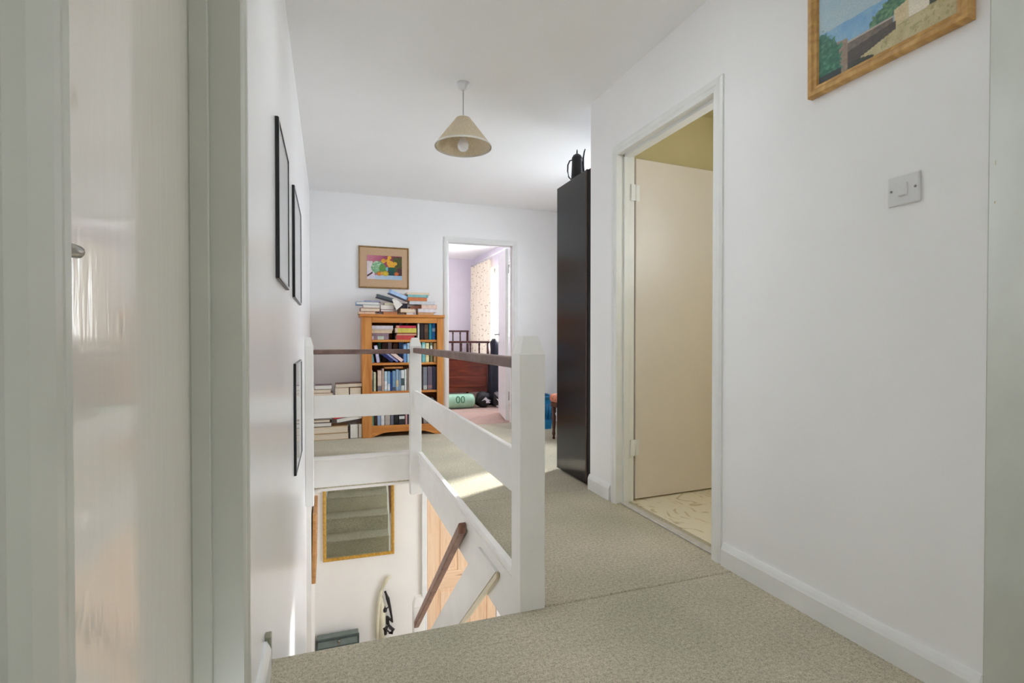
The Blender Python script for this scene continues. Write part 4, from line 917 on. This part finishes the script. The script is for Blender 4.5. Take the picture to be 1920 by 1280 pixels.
for k in range(9):
    bm = bmesh.new(); y = 9.05-k*.125; tube(bm, [(2.475+.018*math.cos(a*PI/6), y, 2.295+.018*math.sin(a*PI/6)) for a in range(13)], .003, 6); link('curtain_ring', bm, TRIMP, cr)
# green pack
gp = empty('green_pack', (1.72, 6.98, 0), 'pale green plastic-wrapped pack printed with a large 00, on the pink carpet by the bed', 'pack')
bm = bmesh.new(); prof = [(.02, 0), (.075, .006), (.098, .03), (.1, .1), (.1, .5), (.098, .53), (.078, .552), (.02, .558)]
lathe(bm, prof, 24, M=Matrix.Translation((1.36, 6.98, .1)) @ Matrix.Rotation(PI/2, 4, 'Y')); link('wrapped_roll', bm, paint('pale green plastic', (158, 204, 174), .4, .05, 12, .2, 20, .004), gp)
INK = paint('dark green print', (40, 110, 76), .5, .05, 10, 0)
def word(name, s, size, M, m, parent):
    cu_ = bpy.data.curves.new(name, 'FONT'); cu_.body = s; cu_.size = size; cu_.extrude = .0008; cu_.align_x = 'CENTER'
    o = bpy.data.objects.new(name, cu_); COL.objects.link(o); dg = bpy.context.evaluated_depsgraph_get(); me = bpy.data.meshes.new_from_object(o.evaluated_get(dg)); bpy.data.objects.remove(o)
    me.transform(M); me.materials.clear(); me.materials.append(m)
    o2 = bpy.data.objects.new(name, me); COL.objects.link(o2); o2.parent = parent; o2.matrix_parent_inverse = Matrix.Translation(-parent.location); return o2
ce = at(854, 752, 6.9)
word('printed_number', '00', .135, Matrix.Translation((1.70, 6.878, .085)) @ Matrix.Rotation(PI/2-.12, 4, 'X'), INK, gp)
# bags
def blob(name, c, rx, ry, rz, m, parent, seed, rough=.14):
    bm = bmesh.new(); bmesh.ops.create_icosphere(bm, subdivisions=4, radius=1)
    for v in bm.verts:
        n_ = 1+rough*(nz(v.co.x*2.2+seed, v.co.z*2.2+v.co.y)-.5)*2
        z = v.co.z*rz*n_; v.co = Vector((c[0]+v.co.x*rx*n_, c[1]+v.co.y*ry*n_, max(c[2]+z, .003)))
    for f in bm.faces: f.smooth = True
    return link(name, bm, m, parent)
BLK = paint('black nylon', (14, 14, 17), .55, .2, 18, .3, 40, .004)
bb = empty('black_bag', (2.06, 6.98, 0), 'black bag with a white peak-shaped mark lying beside the green pack', 'bag')
blob('bag_body', (2.05, 6.98, .105), .122, .09, .115, BLK, bb, 3)
bm = bmesh.new(); prism(bm, [(2.0, .10), (2.06, .155), (2.085, .125), (2.14, .10), (2.10, .10), (2.13, .07), (2.06, .07), (2.07, .098), (2.04, .115)], 'y', 6.872, 6.876)
link('mark', bm, paint('white print', (206, 208, 214), .5, .02, 9, 0), bb)
gb = empty('grey_bag', (2.225, 6.89, 0), 'grey and white panelled shoe bag between the black bag and the coat', 'bag')
blob('bag_body', (2.225, 6.895, .11), .052, .055, .115, BLK, gb, 9)
bm = bmesh.new(); prism(bm, [(2.17, .215), (2.235, .225), (2.285, .18), (2.28, .125), (2.22, .155)], 'y', 6.828, 6.846); link('grey_panel', bm, paint('grey felt', (128, 128, 132), .8, .04, 20, 0), gb)
bm = bmesh.new(); prism(bm, [(2.20, .135), (2.275, .10), (2.282, .072), (2.262, .062), (2.225, .10)], 'y', 6.824, 6.838); link('white_panel', bm, paint('white felt', (222, 222, 216), .8, .02, 20, 0), gb)
bm = bmesh.new(); prism(bm, [(2.205, .035), (2.27, .03), (2.275, .010), (2.21, .012)], 'y', 6.828, 6.85); link('tag', bm, paint('pale tag', (190, 190, 190), .8, .02, 20, 0), gb)
bpy.context.view_layer.update()
